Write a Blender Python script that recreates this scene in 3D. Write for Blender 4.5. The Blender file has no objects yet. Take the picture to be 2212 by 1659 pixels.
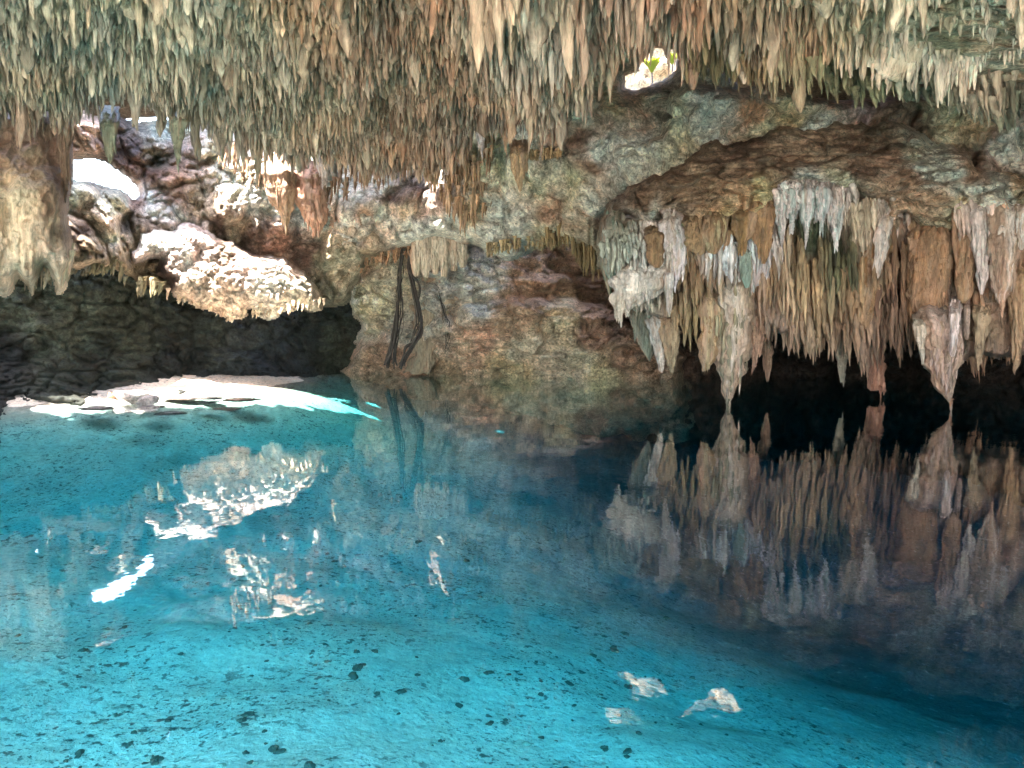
import bpy, math, random
import numpy as np
random.seed(7)
R = math.radians
sc = bpy.context.scene
COL = sc.collection

# ------------------------------------------------------------------ camera model
EYE = 1.6
PITCH = R(4.6)
F = 1600.0
W0, H0 = 2212.0, 1659.0
cp, sp = math.cos(PITCH), math.sin(PITCH)

def unproj(px, py, d):
    """photo position (2212 x 1659 units) and horizontal distance -> point in the cave"""
    px, py, d = np.broadcast_arrays(np.asarray(px, float), np.asarray(py, float), np.asarray(d, float))
    a = (px - W0/2)/F
    b = (H0/2 - py)/F
    dy = cp + b*sp
    dz = -sp + b*cp
    s = d/dy
    return np.stack([a*s, d, EYE + dz*s], -1)

def proj(P):
    x, y, z = P[..., 0], P[..., 1], P[..., 2] - EYE
    f = y*cp - z*sp
    u = y*sp + z*cp
    f = np.maximum(f, 1e-3)
    return W0/2 + F*x/f, H0/2 - F*u/f

# ------------------------------------------------------------------ noise
_rng = np.random.RandomState(11)
_perm = _rng.permutation(65536).astype(np.int64)
_val = _rng.rand(65536)
def _h(i, j, k):
    return _perm[(_perm[(_perm[i & 65535] + j) & 65535] + k) & 65535]
def vn(P, seed=0):
    P = np.asarray(P, float) + seed*17.31
    i = np.floor(P).astype(np.int64)
    f = P - i
    f = f*f*f*(f*(f*6 - 15) + 10)
    x, y, z = i[..., 0], i[..., 1], i[..., 2]
    fx, fy, fz = f[..., 0], f[..., 1], f[..., 2]
    def c(a, b, d): return _val[_h(x+a, y+b, z+d)]
    x00 = c(0,0,0)*(1-fx) + c(1,0,0)*fx
    x10 = c(0,1,0)*(1-fx) + c(1,1,0)*fx
    x01 = c(0,0,1)*(1-fx) + c(1,0,1)*fx
    x11 = c(0,1,1)*(1-fx) + c(1,1,1)*fx
    return ((x00*(1-fy)+x10*fy)*(1-fz) + (x01*(1-fy)+x11*fy)*fz)*2 - 1
def fbm(P, o=4, seed=0, g=.5):
    r = 0; a = 1; t = 0
    P = np.asarray(P, float)
    for k in range(o):
        r = r + a*vn(P*(2.03**k), seed+k); t += a; a *= g
    return r/t
def ridged(P, o=4, seed=0, g=.55):
    r = 0; a = 1; t = 0
    P = np.asarray(P, float)
    for k in range(o):
        r = r + a*(1-np.abs(vn(P*(2.07**k), seed+k))*2.0); t += a; a *= g
    return r/t
def worley(P, seed=0):
    P = np.asarray(P, float) + seed*9.7
    i = np.floor(P).astype(np.int64)
    f1 = np.full(P.shape[:-1], 9.0); f2 = f1.copy(); cid = np.zeros(P.shape[:-1])
    for a in (-1, 0, 1):
        for b in (-1, 0, 1):
            for c in (-1, 0, 1):
                q = i + np.array([a, b, c])
                h = _h(q[..., 0], q[..., 1], q[..., 2])
                o = np.stack([_val[h], _val[(h+911) & 65535], _val[(h+5003) & 65535]], -1)
                d = np.sqrt(((q + o - P)**2).sum(-1))
                m = d < f1
                f2 = np.where(m, f1, np.minimum(f2, d))
                cid = np.where(m, _val[(h+77) & 65535], cid)
                f1 = np.where(m, d, f1)
    return f1, f2, cid
def V3(x, y, z): return np.stack(np.broadcast_arrays(x, y, z), -1)
def sstep(a, b, x):
    t = np.clip((x-a)/(b-a), 0, 1); return t*t*(3-2*t)

# ------------------------------------------------------------------ colour helpers
def lin(c):
    c = np.asarray(c, float)/255
    return np.where(c <= .04045, c/12.92, ((c+.055)/1.055)**2.4)
def cfield(pts, warp=30, power=4.0):
    P = np.array([[p[0], p[1]] for p in pts], float)
    C = lin(np.array([p[2:5] for p in pts]))
    def f(X, Y):
        X = np.asarray(X, float); Y = np.asarray(Y, float)
        sh = X.shape
        X = X.ravel(); Y = Y.ravel()
        Q = V3(X*.012, Y*.012, 0*X)
        X2 = X + warp*fbm(Q, 3, 3)*1.6; Y2 = Y + warp*fbm(Q, 3, 8)*1.6
        w = 1/((X2[:, None]-P[:, 0])**2 + (Y2[:, None]-P[:, 1])**2 + 60)**(power/2)
        c = (w[..., None]*C).sum(1)/w.sum(1)[:, None]
        return c.reshape(sh + (3,))
    return f
def rbf(pts):
    P = np.array([[p[0], p[1]] for p in pts], float)/500; v = np.array([p[2] for p in pts], float)
    n = len(P)
    A = np.zeros((n+3, n+3))
    A[:n, :n] = np.sqrt(((P[:, None]-P[None])**2).sum(-1))
    A[:n, n] = 1; A[:n, n+1:] = P; A[n, :n] = 1; A[n+1:, :n] = P.T
    w = np.linalg.lstsq(A, np.concatenate([v, [0, 0, 0]]), rcond=None)[0]
    def f(X, Y):
        X = np.asarray(X, float)/500; Y = np.asarray(Y, float)/500
        r = w[n] + w[n+1]*X + w[n+2]*Y
        for k in range(n):
            r = r + w[k]*np.sqrt((X-P[k, 0])**2 + (Y-P[k, 1])**2)
        return r
    return f
def sdf(poly, X, Y):
    poly = np.asarray(poly, float)
    d = np.full(X.shape, 1e9); ins = np.zeros(X.shape, bool)
    n = len(poly)
    for k in range(n):
        ax, ay = poly[k]; bx, by = poly[(k+1) % n]
        ex, ey = bx-ax, by-ay
        t = np.clip(((X-ax)*ex + (Y-ay)*ey)/(ex*ex+ey*ey+1e-9), 0, 1)
        d = np.minimum(d, np.hypot(X-ax-t*ex, Y-ay-t*ey))
        cr = ((ay > Y) != (by > Y)) & (X < (bx-ax)*(Y-ay)/((by-ay) if by != ay else 1e-9) + ax)
        ins ^= cr
    return np.where(ins, d, -d)

# ------------------------------------------------------------------ mesh building
_DS = np.eye(3)*.80 + np.ones((3, 3))*.20/3
def mesh_from(name, V, Fq, cols=None, smooth=True):
    V = np.asarray(V, np.float32).reshape(-1, 3); Fq = np.asarray(Fq, np.int32)
    me = bpy.data.meshes.new(name)
    me.vertices.add(len(V)); me.vertices.foreach_set('co', V.ravel())
    k = Fq.shape[1]
    me.loops.add(Fq.size); me.loops.foreach_set('vertex_index', Fq.ravel())
    me.polygons.add(len(Fq)); me.polygons.foreach_set('loop_start', np.arange(0, Fq.size, k, dtype=np.int32))
    me.update(calc_edges=True)
    me.polygons.foreach_set('use_smooth', np.full(len(Fq), smooth))
    if cols is not None:
        at = me.color_attributes.new('Col', 'FLOAT_COLOR', 'POINT')
        c = np.ones((len(V), 4), np.float32); c[:, :3] = np.clip(np.asarray(cols).reshape(-1, 3)@_DS*np.array([1.10, 1.0, .965]), 0, .88)
        at.data.foreach_set('color', c.ravel())
    me.validate()
    return me
def add(name, me, mat, label=None, cat=None, group=None, kind=None, parent=None, loc=None):
    o = bpy.data.objects.new(name, me); COL.objects.link(o)
    if me is not None and mat is not None: me.materials.append(mat)
    if label: o['label'] = label
    if cat: o['category'] = cat
    if group: o['group'] = group
    if kind: o['kind'] = kind
    if parent is not None: o.parent = parent
    if loc is not None: o.location = loc
    return o
def anchor(V):
    """origin for a free standing mesh: shift verts so that object location is its centre-top"""
    V = np.asarray(V, float).reshape(-1, 3)
    c = V.mean(0)
    return V - c, c
def grid_faces(nr, nc, keep=None, off=0, wrap=False):
    i, j = np.meshgrid(np.arange(nr-1), np.arange(nc if wrap else nc-1), indexing='ij')
    j2 = (j+1) % nc
    q = np.stack([i*nc+j, i*nc+j2, (i+1)*nc+j2, (i+1)*nc+j], -1).reshape(-1, 4) + off
    if keep is not None:
        q = q[keep.ravel()[q].all(1)]
    return q

# ------------------------------------------------------------------ materials
def nd(nt, t, **kw):
    n = nt.nodes.new(t)
    for k, v in kw.items():
        if k in n.inputs.keys() if isinstance(k, str) else False: n.inputs[k].default_value = v
        else: setattr(n, k, v)
    return n
def rock_mat(name, rough=.8, bump=1.0, scale=1.0, var=.5, stain=(.10, .065, .04), stain_amt=.45, vert=False, crack=.5, spec=.3, speck=False):
    m = bpy.data.materials.new(name); m.use_nodes = True
    nt = m.node_tree; L = nt.links.new
    b = nt.nodes['Principled BSDF']
    tc = nt.nodes.new('ShaderNodeNewGeometry')
    mp = nt.nodes.new('ShaderNodeMapping')
    mp.inputs['Scale'].default_value = (scale, scale, scale*(.22 if vert else 1))
    L(tc.outputs['Position'], mp.inputs['Vector'])
    col = nt.nodes.new('ShaderNodeVertexColor'); col.layer_name = 'Col'
    def noise(sc_, det=6, ro=.6, src=mp):
        n = nt.nodes.new('ShaderNodeTexNoise'); n.inputs['Scale'].default_value = sc_
        n.inputs['Detail'].default_value = det; n.inputs['Roughness'].default_value = ro
        L(src.outputs[0], n.inputs['Vector']); return n
    def ramp(n, lo, hi, a=0, c=1):
        r = nt.nodes.new('ShaderNodeMapRange'); r.inputs['From Min'].default_value = lo; r.inputs['From Max'].default_value = hi
        r.inputs['To Min'].default_value = a; r.inputs['To Max'].default_value = c
        L(n.outputs[0], r.inputs['Value']); return r
    # tonal variation of the mineral
    n1 = noise(3.0, 8, .65)
    v1a = ramp(n1, .3, .72, 1-var*.8, 1+var*.5)
    n1b = noise(11, 5, .6); v1b = ramp(n1b, .33, .66, 1-var*.75, 1+var*.5)
    v1 = nt.nodes.new('ShaderNodeMath'); v1.operation = 'MULTIPLY'; L(v1a.outputs[0], v1.inputs[0]); L(v1b.outputs[0], v1.inputs[1])
    mul = nt.nodes.new('ShaderNodeVectorMath'); mul.operation = 'SCALE'
    L(col.outputs['Color'], mul.inputs[0]); L(v1.outputs[0], mul.inputs['Scale'])
    # hue drift: greenish / pinkish mineral film
    n4 = noise(1.7, 5, .6)
    rmp = nt.nodes.new('ShaderNodeValToRGB')
    rmp.color_ramp.elements[0].position = .32; rmp.color_ramp.elements[0].color = (1.06, .93, .84, 1)
    rmp.color_ramp.elements[1].position = .68; rmp.color_ramp.elements[1].color = (.97, 1.0, .97, 1)
    L(n4.outputs[0], rmp.inputs[0])
    mh = nt.nodes.new('ShaderNodeVectorMath'); mh.operation = 'MULTIPLY'
    L(mul.outputs[0], mh.inputs[0]); L(rmp.outputs[0], mh.inputs[1])
    # dark / rusty stain
    n2 = noise(1.1, 9, .7)
    s2 = ramp(n2, .52, .72, 0, stain_amt)
    mx = nt.nodes.new('ShaderNodeMix'); mx.data_type = 'RGBA'
    L(s2.outputs[0], mx.inputs['Factor']); L(mh.outputs[0], mx.inputs['A']); mx.inputs['B'].default_value = (*stain, 1)
    # thin dark veins
    wv = noise(2.2, 4, .6)
    wm = nt.nodes.new('ShaderNodeVectorMath'); wm.operation = 'MULTIPLY_ADD'
    L(wv.outputs['Color'], wm.inputs[0]); wm.inputs[1].default_value = (.9, .9, .9); L(mp.outputs[0], wm.inputs[2])
    vo = nt.nodes.new('ShaderNodeTexVoronoi'); vo.feature = 'DISTANCE_TO_EDGE'; vo.inputs['Scale'].default_value = 3.2
    L(wm.outputs[0], vo.inputs['Vector'])
    vr0 = ramp(vo, 0, .05, crack, 0)
    vo2 = nt.nodes.new('ShaderNodeTexVoronoi'); vo2.feature = 'DISTANCE_TO_EDGE'; vo2.inputs['Scale'].default_value = 9.5
    L(wm.outputs[0], vo2.inputs['Vector']); vr2 = ramp(vo2, 0, .045, crack*.6, 0)
    ng = noise(1.9, 3, .5); gg = ramp(ng, .42, .58, 0, 1)
    mm_ = nt.nodes.new('ShaderNodeMath'); mm_.operation = 'MAXIMUM'; L(vr0.outputs[0], mm_.inputs[0]); L(vr2.outputs[0], mm_.inputs[1])
    vr = nt.nodes.new('ShaderNodeMath'); vr.operation = 'MULTIPLY'; L(mm_.outputs[0], vr.inputs[0]); L(gg.outputs[0], vr.inputs[1])
    mx2 = nt.nodes.new('ShaderNodeMix'); mx2.data_type = 'RGBA'
    L(vr.outputs[0], mx2.inputs['Factor']); L(mx.outputs['Result'], mx2.inputs['A']); mx2.inputs['B'].default_value = (stain[0]*.4, stain[1]*.4, stain[2]*.4, 1)
    fin = mx2
    if speck:      # leaf litter and dark grit lying on the sand
        big = noise(.55, 3, .5); gate = ramp(big, .34, .55, .15, 1)
        for sc_, lo_, hi_, am in ((7.0, .58, .64, .85), (15.0, .60, .65, .8), (28.0, .62, .67, .7), (3.2, .66, .72, .6)):
            nn = noise(sc_, 3, .55); rr_ = ramp(nn, lo_, hi_, 0, am)
            g_ = nt.nodes.new('ShaderNodeMath'); g_.operation = 'MULTIPLY'; L(rr_.outputs[0], g_.inputs[0]); L(gate.outputs[0], g_.inputs[1])
            m3 = nt.nodes.new('ShaderNodeMix'); m3.data_type = 'RGBA'; L(g_.outputs[0], m3.inputs['Factor']); L(fin.outputs['Result'], m3.inputs['A']); m3.inputs['B'].default_value = (.05, .05, .04, 1); fin = m3
        nn = noise(5.0, 3, .55); nn.inputs['Distortion'].default_value = .6; rr_ = ramp(nn, .62, .70, 0, .22)
        m3 = nt.nodes.new('ShaderNodeMix'); m3.data_type = 'RGBA'; L(rr_.outputs[0], m3.inputs['Factor']); L(fin.outputs['Result'], m3.inputs['A']); m3.inputs['B'].default_value = (.80, .78, .70, 1); fin = m3
    L(fin.outputs['Result'], b.inputs['Base Color'])
    b.inputs['Roughness'].default_value = rough
    b.inputs['Specular IOR Level'].default_value = spec
    # bump
    n3 = noise(14, 8, .7); n5 = noise(4.5, 6, .6)
    ad = nt.nodes.new('ShaderNodeMath'); ad.operation = 'MULTIPLY_ADD'; L(n5.outputs[0], ad.inputs[0]); ad.inputs[1].default_value = 2.0; L(n3.outputs[0], ad.inputs[2])
    ad2 = nt.nodes.new('ShaderNodeMath'); ad2.operation = 'MULTIPLY_ADD'; L(vr.outputs[0], ad2.inputs[0]); ad2.inputs[1].default_value = -.6; L(ad.outputs[0], ad2.inputs[2])
    bp = nt.nodes.new('ShaderNodeBump'); bp.inputs['Strength'].default_value = .9; bp.inputs['Distance'].default_value = .085*bump
    L(ad2.outputs[0], bp.inputs['Height']); L(bp.outputs[0], b.inputs['Normal'])
    return m
M_ceil = rock_mat('ceiling_rock', bump=.9, var=.55, stain=(.07, .05, .035), stain_amt=.3, vert=True, crack=.15, scale=1.3)
M_rock = rock_mat('wall_rock', bump=1.5, var=.7, crack=.55, scale=1.25)
M_dome = rock_mat('layered_rock', bump=1.8, var=.7, crack=.85, stain=(.075, .05, .035), scale=1.25)
M_flow = rock_mat('flowstone', rough=.6, bump=1.0, var=.45, vert=True, crack=.3, stain=(.12, .07, .035), stain_amt=.3, scale=1.6, spec=.4)
M_bed = rock_mat('pale_bed_sand', bump=.35, var=.22, crack=0, scale=1.6, stain=(.05,.06,.05), stain_amt=.3, speck=True)
M_bank = rock_mat('bank_gravel', bump=.8, var=.4, crack=.2, scale=2.5, stain_amt=.25)

def simple_mat(name, col, rough=.8, var=.3, scale=6):
    m = bpy.data.materials.new(name); m.use_nodes = True
    nt = m.node_tree; b = nt.nodes['Principled BSDF']
    n = nt.nodes.new('ShaderNodeTexNoise'); n.inputs['Scale'].default_value = scale; n.inputs['Detail'].default_value = 6
    r = nt.nodes.new('ShaderNodeValToRGB')
    c = np.array(col)
    r.color_ramp.elements[0].position = .3; r.color_ramp.elements[0].color = (*(c*(1-var)), 1)
    r.color_ramp.elements[1].position = .7; r.color_ramp.elements[1].color = (*np.clip(c*(1+var), 0, 1), 1)
    nt.links.new(n.outputs[0], r.inputs[0]); nt.links.new(r.outputs[0], b.inputs['Base Color'])
    b.inputs['Roughness'].default_value = rough
    return m

# ------------------------------------------------------------------ relief sheets (walls)
def relief(outline, dpts, disp, cf, step=3.0, hole=None, curl=1.6, band=26, rag=7, seed=0):
    o = np.array(outline, float)
    x0, y0 = o.min(0) - 6; x1, y1 = o.max(0) + 6
    X, Y = np.meshgrid(np.arange(x0, x1, step), np.arange(y0, y1, step))
    Q = V3(X*.03, Y*.03, 0*X)
    s = sdf(outline, X, Y) + rag*fbm(Q, 4, seed+5)*1.7
    if hole is not None:
        for h in hole:
            s = np.minimum(s, -sdf(h, X, Y) + 4*fbm(Q*2, 3, seed+9))
    D = rbf(dpts)(X, Y)
    P = unproj(X, Y, D)
    dd = disp(P, X, Y)
    t = np.clip(s/band, 0, 1)
    D = D - dd*(.35+.65*t) + curl*(1-np.sqrt(np.clip(1-(1-t)**2, 0, 1)))
    P = unproj(X, Y, D)
    C = cf(X, Y)
    keep = s > -2
    q = grid_faces(*X.shape, keep=keep)
    q = q[:, ::-1]
    used = np.unique(q); mp = np.full(X.size, -1); mp[used] = np.arange(len(used))
    return P.reshape(-1, 3)[used], mp[q], C.reshape(-1, 3)[used]
def rocky(amp=.35, f=.7, fine=1.0, seed=0):
    def g(P, X, Y):
        return amp*(1.3*fbm(P*f, 5, seed) + .55*ridged(P*f*2.2, 4, seed+3)) + fine*(.10*ridged(P*3.6, 3, seed+6) + .05*ridged(P*10, 3, seed+16))
    return g
def bouldery(amp=.5, f=1.0, seed=0, fine=1.0, gap=1.0):
    def g(P, X, Y):
        Pw = P + .35*np.stack([fbm(P*1.2, 3, seed+1), fbm(P*1.2, 3, seed+2), fbm(P*1.2, 3, seed+4)], -1)
        f1, f2, c = worley(Pw*f, seed)
        h1, h2, c2 = worley(Pw*f*2.7, seed+2)
        return amp*((1-f1*f1*1.1)*(.5+c)) + amp*.4*(1-h1*h1) - gap*.55*np.exp(-(f2-f1)*11) - gap*.22*np.exp(-(h2-h1)*9) + amp*.6*fbm(P*f*.6, 3, seed+7) + fine*(.12*ridged(P*3.6, 3, seed+6) + .06*ridged(P*10, 3, seed+16))
    return g
def popcorn(amp=.3, seed=0):
    def g(P, X, Y):
        f1, f2, c = worley(P*3.2, seed); h1, h2, c2 = worley(P*8, seed+2)
        return .6*fbm(P*.8, 4, seed) - .12*np.exp(-(f2-f1)*7) - .07*np.exp(-(h2-h1)*6) + amp*.5*(1-f1*f1) + amp*.3*(1-h1*h1) + .05*ridged(P*12, 2, seed+6)
    return g
def fluted(amp=.3, f=3.0, seed=0):
    def g(P, X, Y):
        Q = P*np.array([f, f, .25]); Q[..., 0] += .5*fbm(P*.8, 2, seed)
        Q2 = P*np.array([f*2.7, f*2.7, .5])
        return amp*(ridged(Q, 2, seed)+.5*ridged(Q2, 2, seed+2)) + .5*fbm(P*.5, 3, seed+4) + .07*ridged(P*5, 3, seed+6) + .03*ridged(P*14, 2, seed+7)
    return g
def strata(amp=.25, seed=0, f=(.55, .55, 2.6)):
    def g(P, X, Y):
        Q = P*np.array(f); Q[..., 2] += .7*fbm(P*.45, 3, seed+1)
        W_ = P*np.array([.8, .8, 2.0]) + .5*np.stack([fbm(P*.9, 3, seed+21), fbm(P*.9, 3, seed+22), fbm(P*.9, 3, seed+23)], -1)
        f1, f2, c = worley(W_, seed+3); g1, g2, c2 = worley(W_*2.6, seed+4)
        u_ = P[..., 2]*1.5 + 1.3*fbm(P*.55, 3, seed+24) + .25*fbm(P*2.2, 2, seed+25); sw = u_ - np.floor(u_)
        u2 = P[..., 2]*4.3 + 1.6*fbm(P*1.1, 3, seed+26); sw2 = u2 - np.floor(u2)
        gate = sstep(-.15, .25, fbm(P*.6, 3, seed+27))
        blk = .30*(c-.5) + .14*(c2-.5) - .36*np.exp(-(f2-f1)*20) - .12*np.exp(-(g2-g1)*15) + (.34*(1-sw)*np.minimum(1, sw*9) + .12*(1-sw2)*np.minimum(1, sw2*6))*gate
        return blk + amp*.8*ridged(Q, 4, seed) + amp*1.0*fbm(P*.7, 4, seed+2) + amp*.35*ridged(P*2.4, 4, seed+8) + .06*ridged(P*np.array([6, 6, 11]), 3, seed+16) + .16*ridged(P*np.array([1.6, 1.6, .5]), 3, seed+17)
    return g

def ledge(g0):
    def g(P, X, Y):
        yc = np.interp(X, [700,900,1000,1100,1200,1300,1380,1500], [760,700,665,646,640,655,700,760]) + 8*fbm(P*1.2, 3, 66)
        return g0(P, X, Y) + .75*sstep(-4, 26, Y-yc) - .35*np.exp(-((Y-yc+6)/9)**2) + .5*np.exp(-((X-930)/45)**2)*sstep(590, 640, Y)*sstep(760, 700, Y) - .35*np.exp(-((X-985)/14)**2)*sstep(560, 600, Y)*sstep(720, 690, Y)
    return g
ceil_cf = cfield([
 (0,0,150,150,125),(200,40,148,148,122),(400,80,160,162,140),(100,200,140,138,115),(300,150,150,155,135),(550,120,142,135,108),
 (700,60,130,105,70),(900,60,135,105,72),(600,260,150,145,120),(400,260,135,130,105),(850,200,140,118,88),(1000,250,140,115,85),
 (1150,60,178,165,140),(1250,130,160,140,112),(1350,40,150,115,88),(1450,30,150,110,80),(1300,230,165,150,125),(950,330,165,135,100),
 (700,350,170,150,115),(150,300,130,110,90),(60,330,140,118,98),(500,320,165,155,130),(1600,60,110,95,65),(1600,120,175,140,100),(1700,60,150,120,80),
 (1850,60,150,135,95),(1900,130,200,190,165),(2000,60,180,170,135),(2150,40,205,190,160),(2100,150,210,195,170),(1900,200,150,140,105),
 (2100,260,115,110,85),(2212,220,120,115,90),(1500,180,95,80,60)], warp=45)
_cf0 = ceil_cf
ceil_cf = lambda X, Y: (lambda c: (c*.78 + .22*c.mean(-1, keepdims=True))*(np.array([1.34, 1.16, 1.10]) + (np.array([1.32, 1.26, 1.22])-np.array([1.34, 1.16, 1.10]))*sstep(950, 350, np.asarray(X, float))[..., None]))(_cf0(X, Y))

# ------------------------------------------------------------------ ceiling
_lp = np.array([(-600,11.0),(-200,11.2),(0,11.3),(150,11.7),(300,12.0),(420,12.8),(500,13.8),(620,15.2),(700,16.2),(820,17.0),(900,17.2),(960,16.8),(1010,15.2),(1060,13.6),(1120,12.2),(1180,11.9),
                (1250,11.4),(1300,10.3),(1350,9.3),(1400,9.05),(1440,9.1),(1475,9.5),(1520,9.3),(1600,9.3),(1700,9.5),(1800,9.7),(1950,10.1),(2050,10.6),(2212,11.2),(2600,11.3),(3200,11.3)])
def ylip(x, y):
    return np.interp(W0/2 + F*x/np.maximum(y, 1), _lp[:, 0], _lp[:, 1])
def zceil(x, y):
    x, y = np.broadcast_arrays(x, y)
    P = V3(x, y, 0*x)
    f1, f2, c = worley(P*np.array([1.25, 1.05, 0]) + np.array([0, 0, .5]), 3)
    g1, g2, c3 = worley(P*np.array([3.1, 2.6, 0]) + np.array([0, 0, .5]), 5)
    z = 5.50 + .45*fbm(P*.33, 3, 21) - .42*(1-f1*f1)*(.25+c) - .10*(1-g1*g1)
    px, _ = proj(V3(x, y, z))
    # right part: smoother pale shelves
    rr = sstep(1750, 2000, px)
    z = z + rr*(-.42*ridged(P*.8, 3, 31) - .06*ridged(P*3.5, 3, 32) + .1)
    z = z - .35*sstep(420, 60, px)*sstep(9, 12, y)
    yl = ylip(x, y) + .45*fbm(P*1.4, 3, 41) + .5*fbm(P*.5, 2, 42)
    z = z + np.where(y > yl, 1.6*np.maximum(y-yl, 0)**.8*2.6, 0)
    return z, yl
gx = np.arange(-15, 15.01, .055); gy = np.arange(-.6, 20.6, .06)
GX, GY = np.meshgrid(gx, gy)
GZ, GL = zceil(GX, GY)
CP = V3(GX, GY, GZ)
cpx, cpy = proj(CP)
cc = ceil_cf(cpx, cpy)*(1.0+.1*sstep(1750,1900,cpx)[..., None])
q = grid_faces(*GX.shape, keep=(GZ < 9.6))
add('cave_ceiling', mesh_from('cave_ceiling', CP, q[:, ::-1], cc), M_ceil, kind='structure')

# ------------------------------------------------------------------ stalactite batches
class Batch:
    def __init__(s): s.items = []
batch = []   # (top xyz, length, radius, colour linear, style, zone)
def cone_arrays(tops, L, r0, cols, S, Rn, seed, flat=None, lean=None, blunt=.0, lump=.18, pw=(.55, 1.15), toptaper=False):
    n = len(tops); rg = np.random.RandomState(seed)
    t = np.linspace(0, 1, Rn)
    p = rg.uniform(pw[0], pw[1], n)[:, None]
    prof = (1-t[None]**(1.6+rg.rand(n)[:, None]*2.6))**p*(.72+.28*(1-t[None]))
    prof = np.maximum(prof, .05 + .30*blunt*rg.rand(n)[:, None])
    if toptaper: prof[:, 0] *= .25; prof[:, 1] *= .75
    else: prof[:, 0] *= 1.5; prof[:, 1] *= 1.15
    prof[:, -1] *= 1.0; prof[:, -1] *= .45
    prof *= 1 + .16*np.sin(t[None]*rg.uniform(4, 16, n)[:, None] + rg.rand(n)[:, None]*6)
    ang = np.linspace(0, 2*np.pi, S, endpoint=False)
    rr = r0[:, None, None]*prof[:, :, None]*(1 + lump*rg.randn(n, 1, S) + lump*.7*rg.randn(n, Rn, S) + .12*rg.randn(n, Rn, 1))
    fl = np.ones(n) if flat is None else flat
    th = rg.uniform(-.5, .5, n)
    cx = np.cos(ang)[None, None]*rr; cy = np.sin(ang)[None, None]*rr*fl[:, None, None]
    X = cx*np.cos(th)[:, None, None] - cy*np.sin(th)[:, None, None]
    Y = cx*np.sin(th)[:, None, None] + cy*np.cos(th)[:, None, None]
    ln = rg.normal(0, .03, (n, 2)) if lean is None else lean
    wob = .25*r0[:, None]*np.sin(t[None]*rg.uniform(3, 8, n)[:, None] + rg.rand(n)[:, None]*6)*t[None]
    X = X + (ln[:, 0:1]*t[None]*L[:, None] + wob)[:, :, None]; Y = Y + (ln[:, 1:2]*t[None]*L[:, None])[:, :, None]
    Z = -np.broadcast_to((t[None]*L[:, None])[:, :, None], X.shape)
    V = np.stack([X, Y, Z], -1) + np.asarray(tops)[:, None, None, :]
    sc_n = .16/np.maximum(r0.mean(), .02)
    nz = np.stack([vn(V*np.array([2.6, 2.6, 1.3])*sc_n, 5), vn(V*np.array([2.6, 2.6, 1.3])*sc_n, 6), .5*vn(V*2*sc_n, 7)], -1)
    nz2 = np.stack([vn(V*sc_n*.9, 8), vn(V*sc_n*.9, 9), 0*V[..., 0]], -1)
    V = V + r0[:, None, None, None]*(.30*nz + .18*nz2*t[None, :, None, None])
    sh = (1 + .10*rg.randn(n, Rn, 1))
    C = np.asarray(cols)[:, None, None, :]*sh[..., None]
    C = np.broadcast_to(C, V.shape)
    return V, C    # n, Rn, S, 3

def cone_faces(S, Rn):
    return grid_faces(Rn, S, wrap=True)

ZN = {}   # zone -> dict of arrays
def put(zone, tops, L, r, cols, S=8, Rn=8, seed=1, **kw):
    V, C = cone_arrays(np.asarray(tops, float), np.asarray(L, float), np.asarray(r, float), np.asarray(cols, float), S, Rn, seed, **kw)
    ZN.setdefault(zone, []).append((V, C, np.asarray(tops), np.asarray(L), np.asarray(r)))

PAL = lin(np.array([(185,178,158),(168,155,128),(182,152,125),(130,98,72),(100,74,54),(198,182,162),(165,118,90),(150,142,118),(198,170,148)]))
def varycol(base, rg, amt=.45):
    n = len(base)
    k = rg.randint(0, len(PAL), n)
    c = base*(1-amt) + PAL[k]*amt
    return c*rg.uniform(.78, 1.2, n)[:, None]

# ceiling carpet
rg = np.random.RandomState(5)
pts = []
sx = .080
yy = 6.2
while yy < 19.2:
    s = sx*(.8+.02*yy)
    xs = np.arange(-13, 13, s*.9)
    xs = xs[np.abs(xs) < yy*.80+1.2]
    pts.append(np.stack([xs + rg.uniform(-.5, .5, len(xs))*s, yy + rg.uniform(-.5, .5, len(xs))*s], -1))
    yy += s*1.1
pts = np.concatenate(pts)
cz, cyl = zceil(pts[:, 0], pts[:, 1])
ok = (pts[:, 1] < cyl + .15)
pts = pts[ok]; cz = cz[ok]; cyl = cyl[ok]
T = V3(pts[:, 0], pts[:, 1], cz)
tpx, tpy = proj(T)
P2 = V3(pts[:, 0], pts[:, 1], 0*cz)
T[:, 2] -= .0
cl = .5+.5*fbm(P2*1.6, 3, 61)*1.6
long_zone = sstep(950, 1120, tpx)*(1-.75*sstep(1460, 1600, tpx))*(1-sstep(1850, 2000, tpx))*sstep(330, 120, tpy)
lipz = sstep(.9, .1, cyl-pts[:, 1])
white = sstep(1780, 1900, tpx)*sstep(-40, 60, tpy)
L = (.06 + .17*np.clip(cl, 0, 1)**1.5 + .22*rg.rand(len(pts))**2)*(1+1.3*long_zone*np.clip(cl, .2, 1)) + .22*lipz*rg.rand(len(pts))
rad = rg.uniform(.019, .047, len(pts))*(1+.3*long_zone)
big = (rg.rand(len(pts)) < .04) & ~((tpx > 1290) & (tpx < 1500))
L = np.where((tpx > 1330) & (tpx < 1470) & (cyl-pts[:, 1] < 1.6), L*.8, L)
L = np.where(big, L*1.6+.08, L); rad = np.where(big, rad*rg.uniform(1.5, 2.6, len(pts)), rad)
keep = rg.rand(len(pts)) < (1-.93*white*(1-.6*lipz)*sstep(210, 170, tpy)*(fbm(P2*1.1, 3, 77) < .22))
pts, T, L, rad, tpx, tpy, lz = pts[keep], T[keep], L[keep], rad[keep], tpx[keep], tpy[keep], long_zone[keep]
base = ceil_cf(tpx, tpy + L*60)
kk = fbm(P2[keep]*1.3, 4, 78)*1.5
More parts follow.
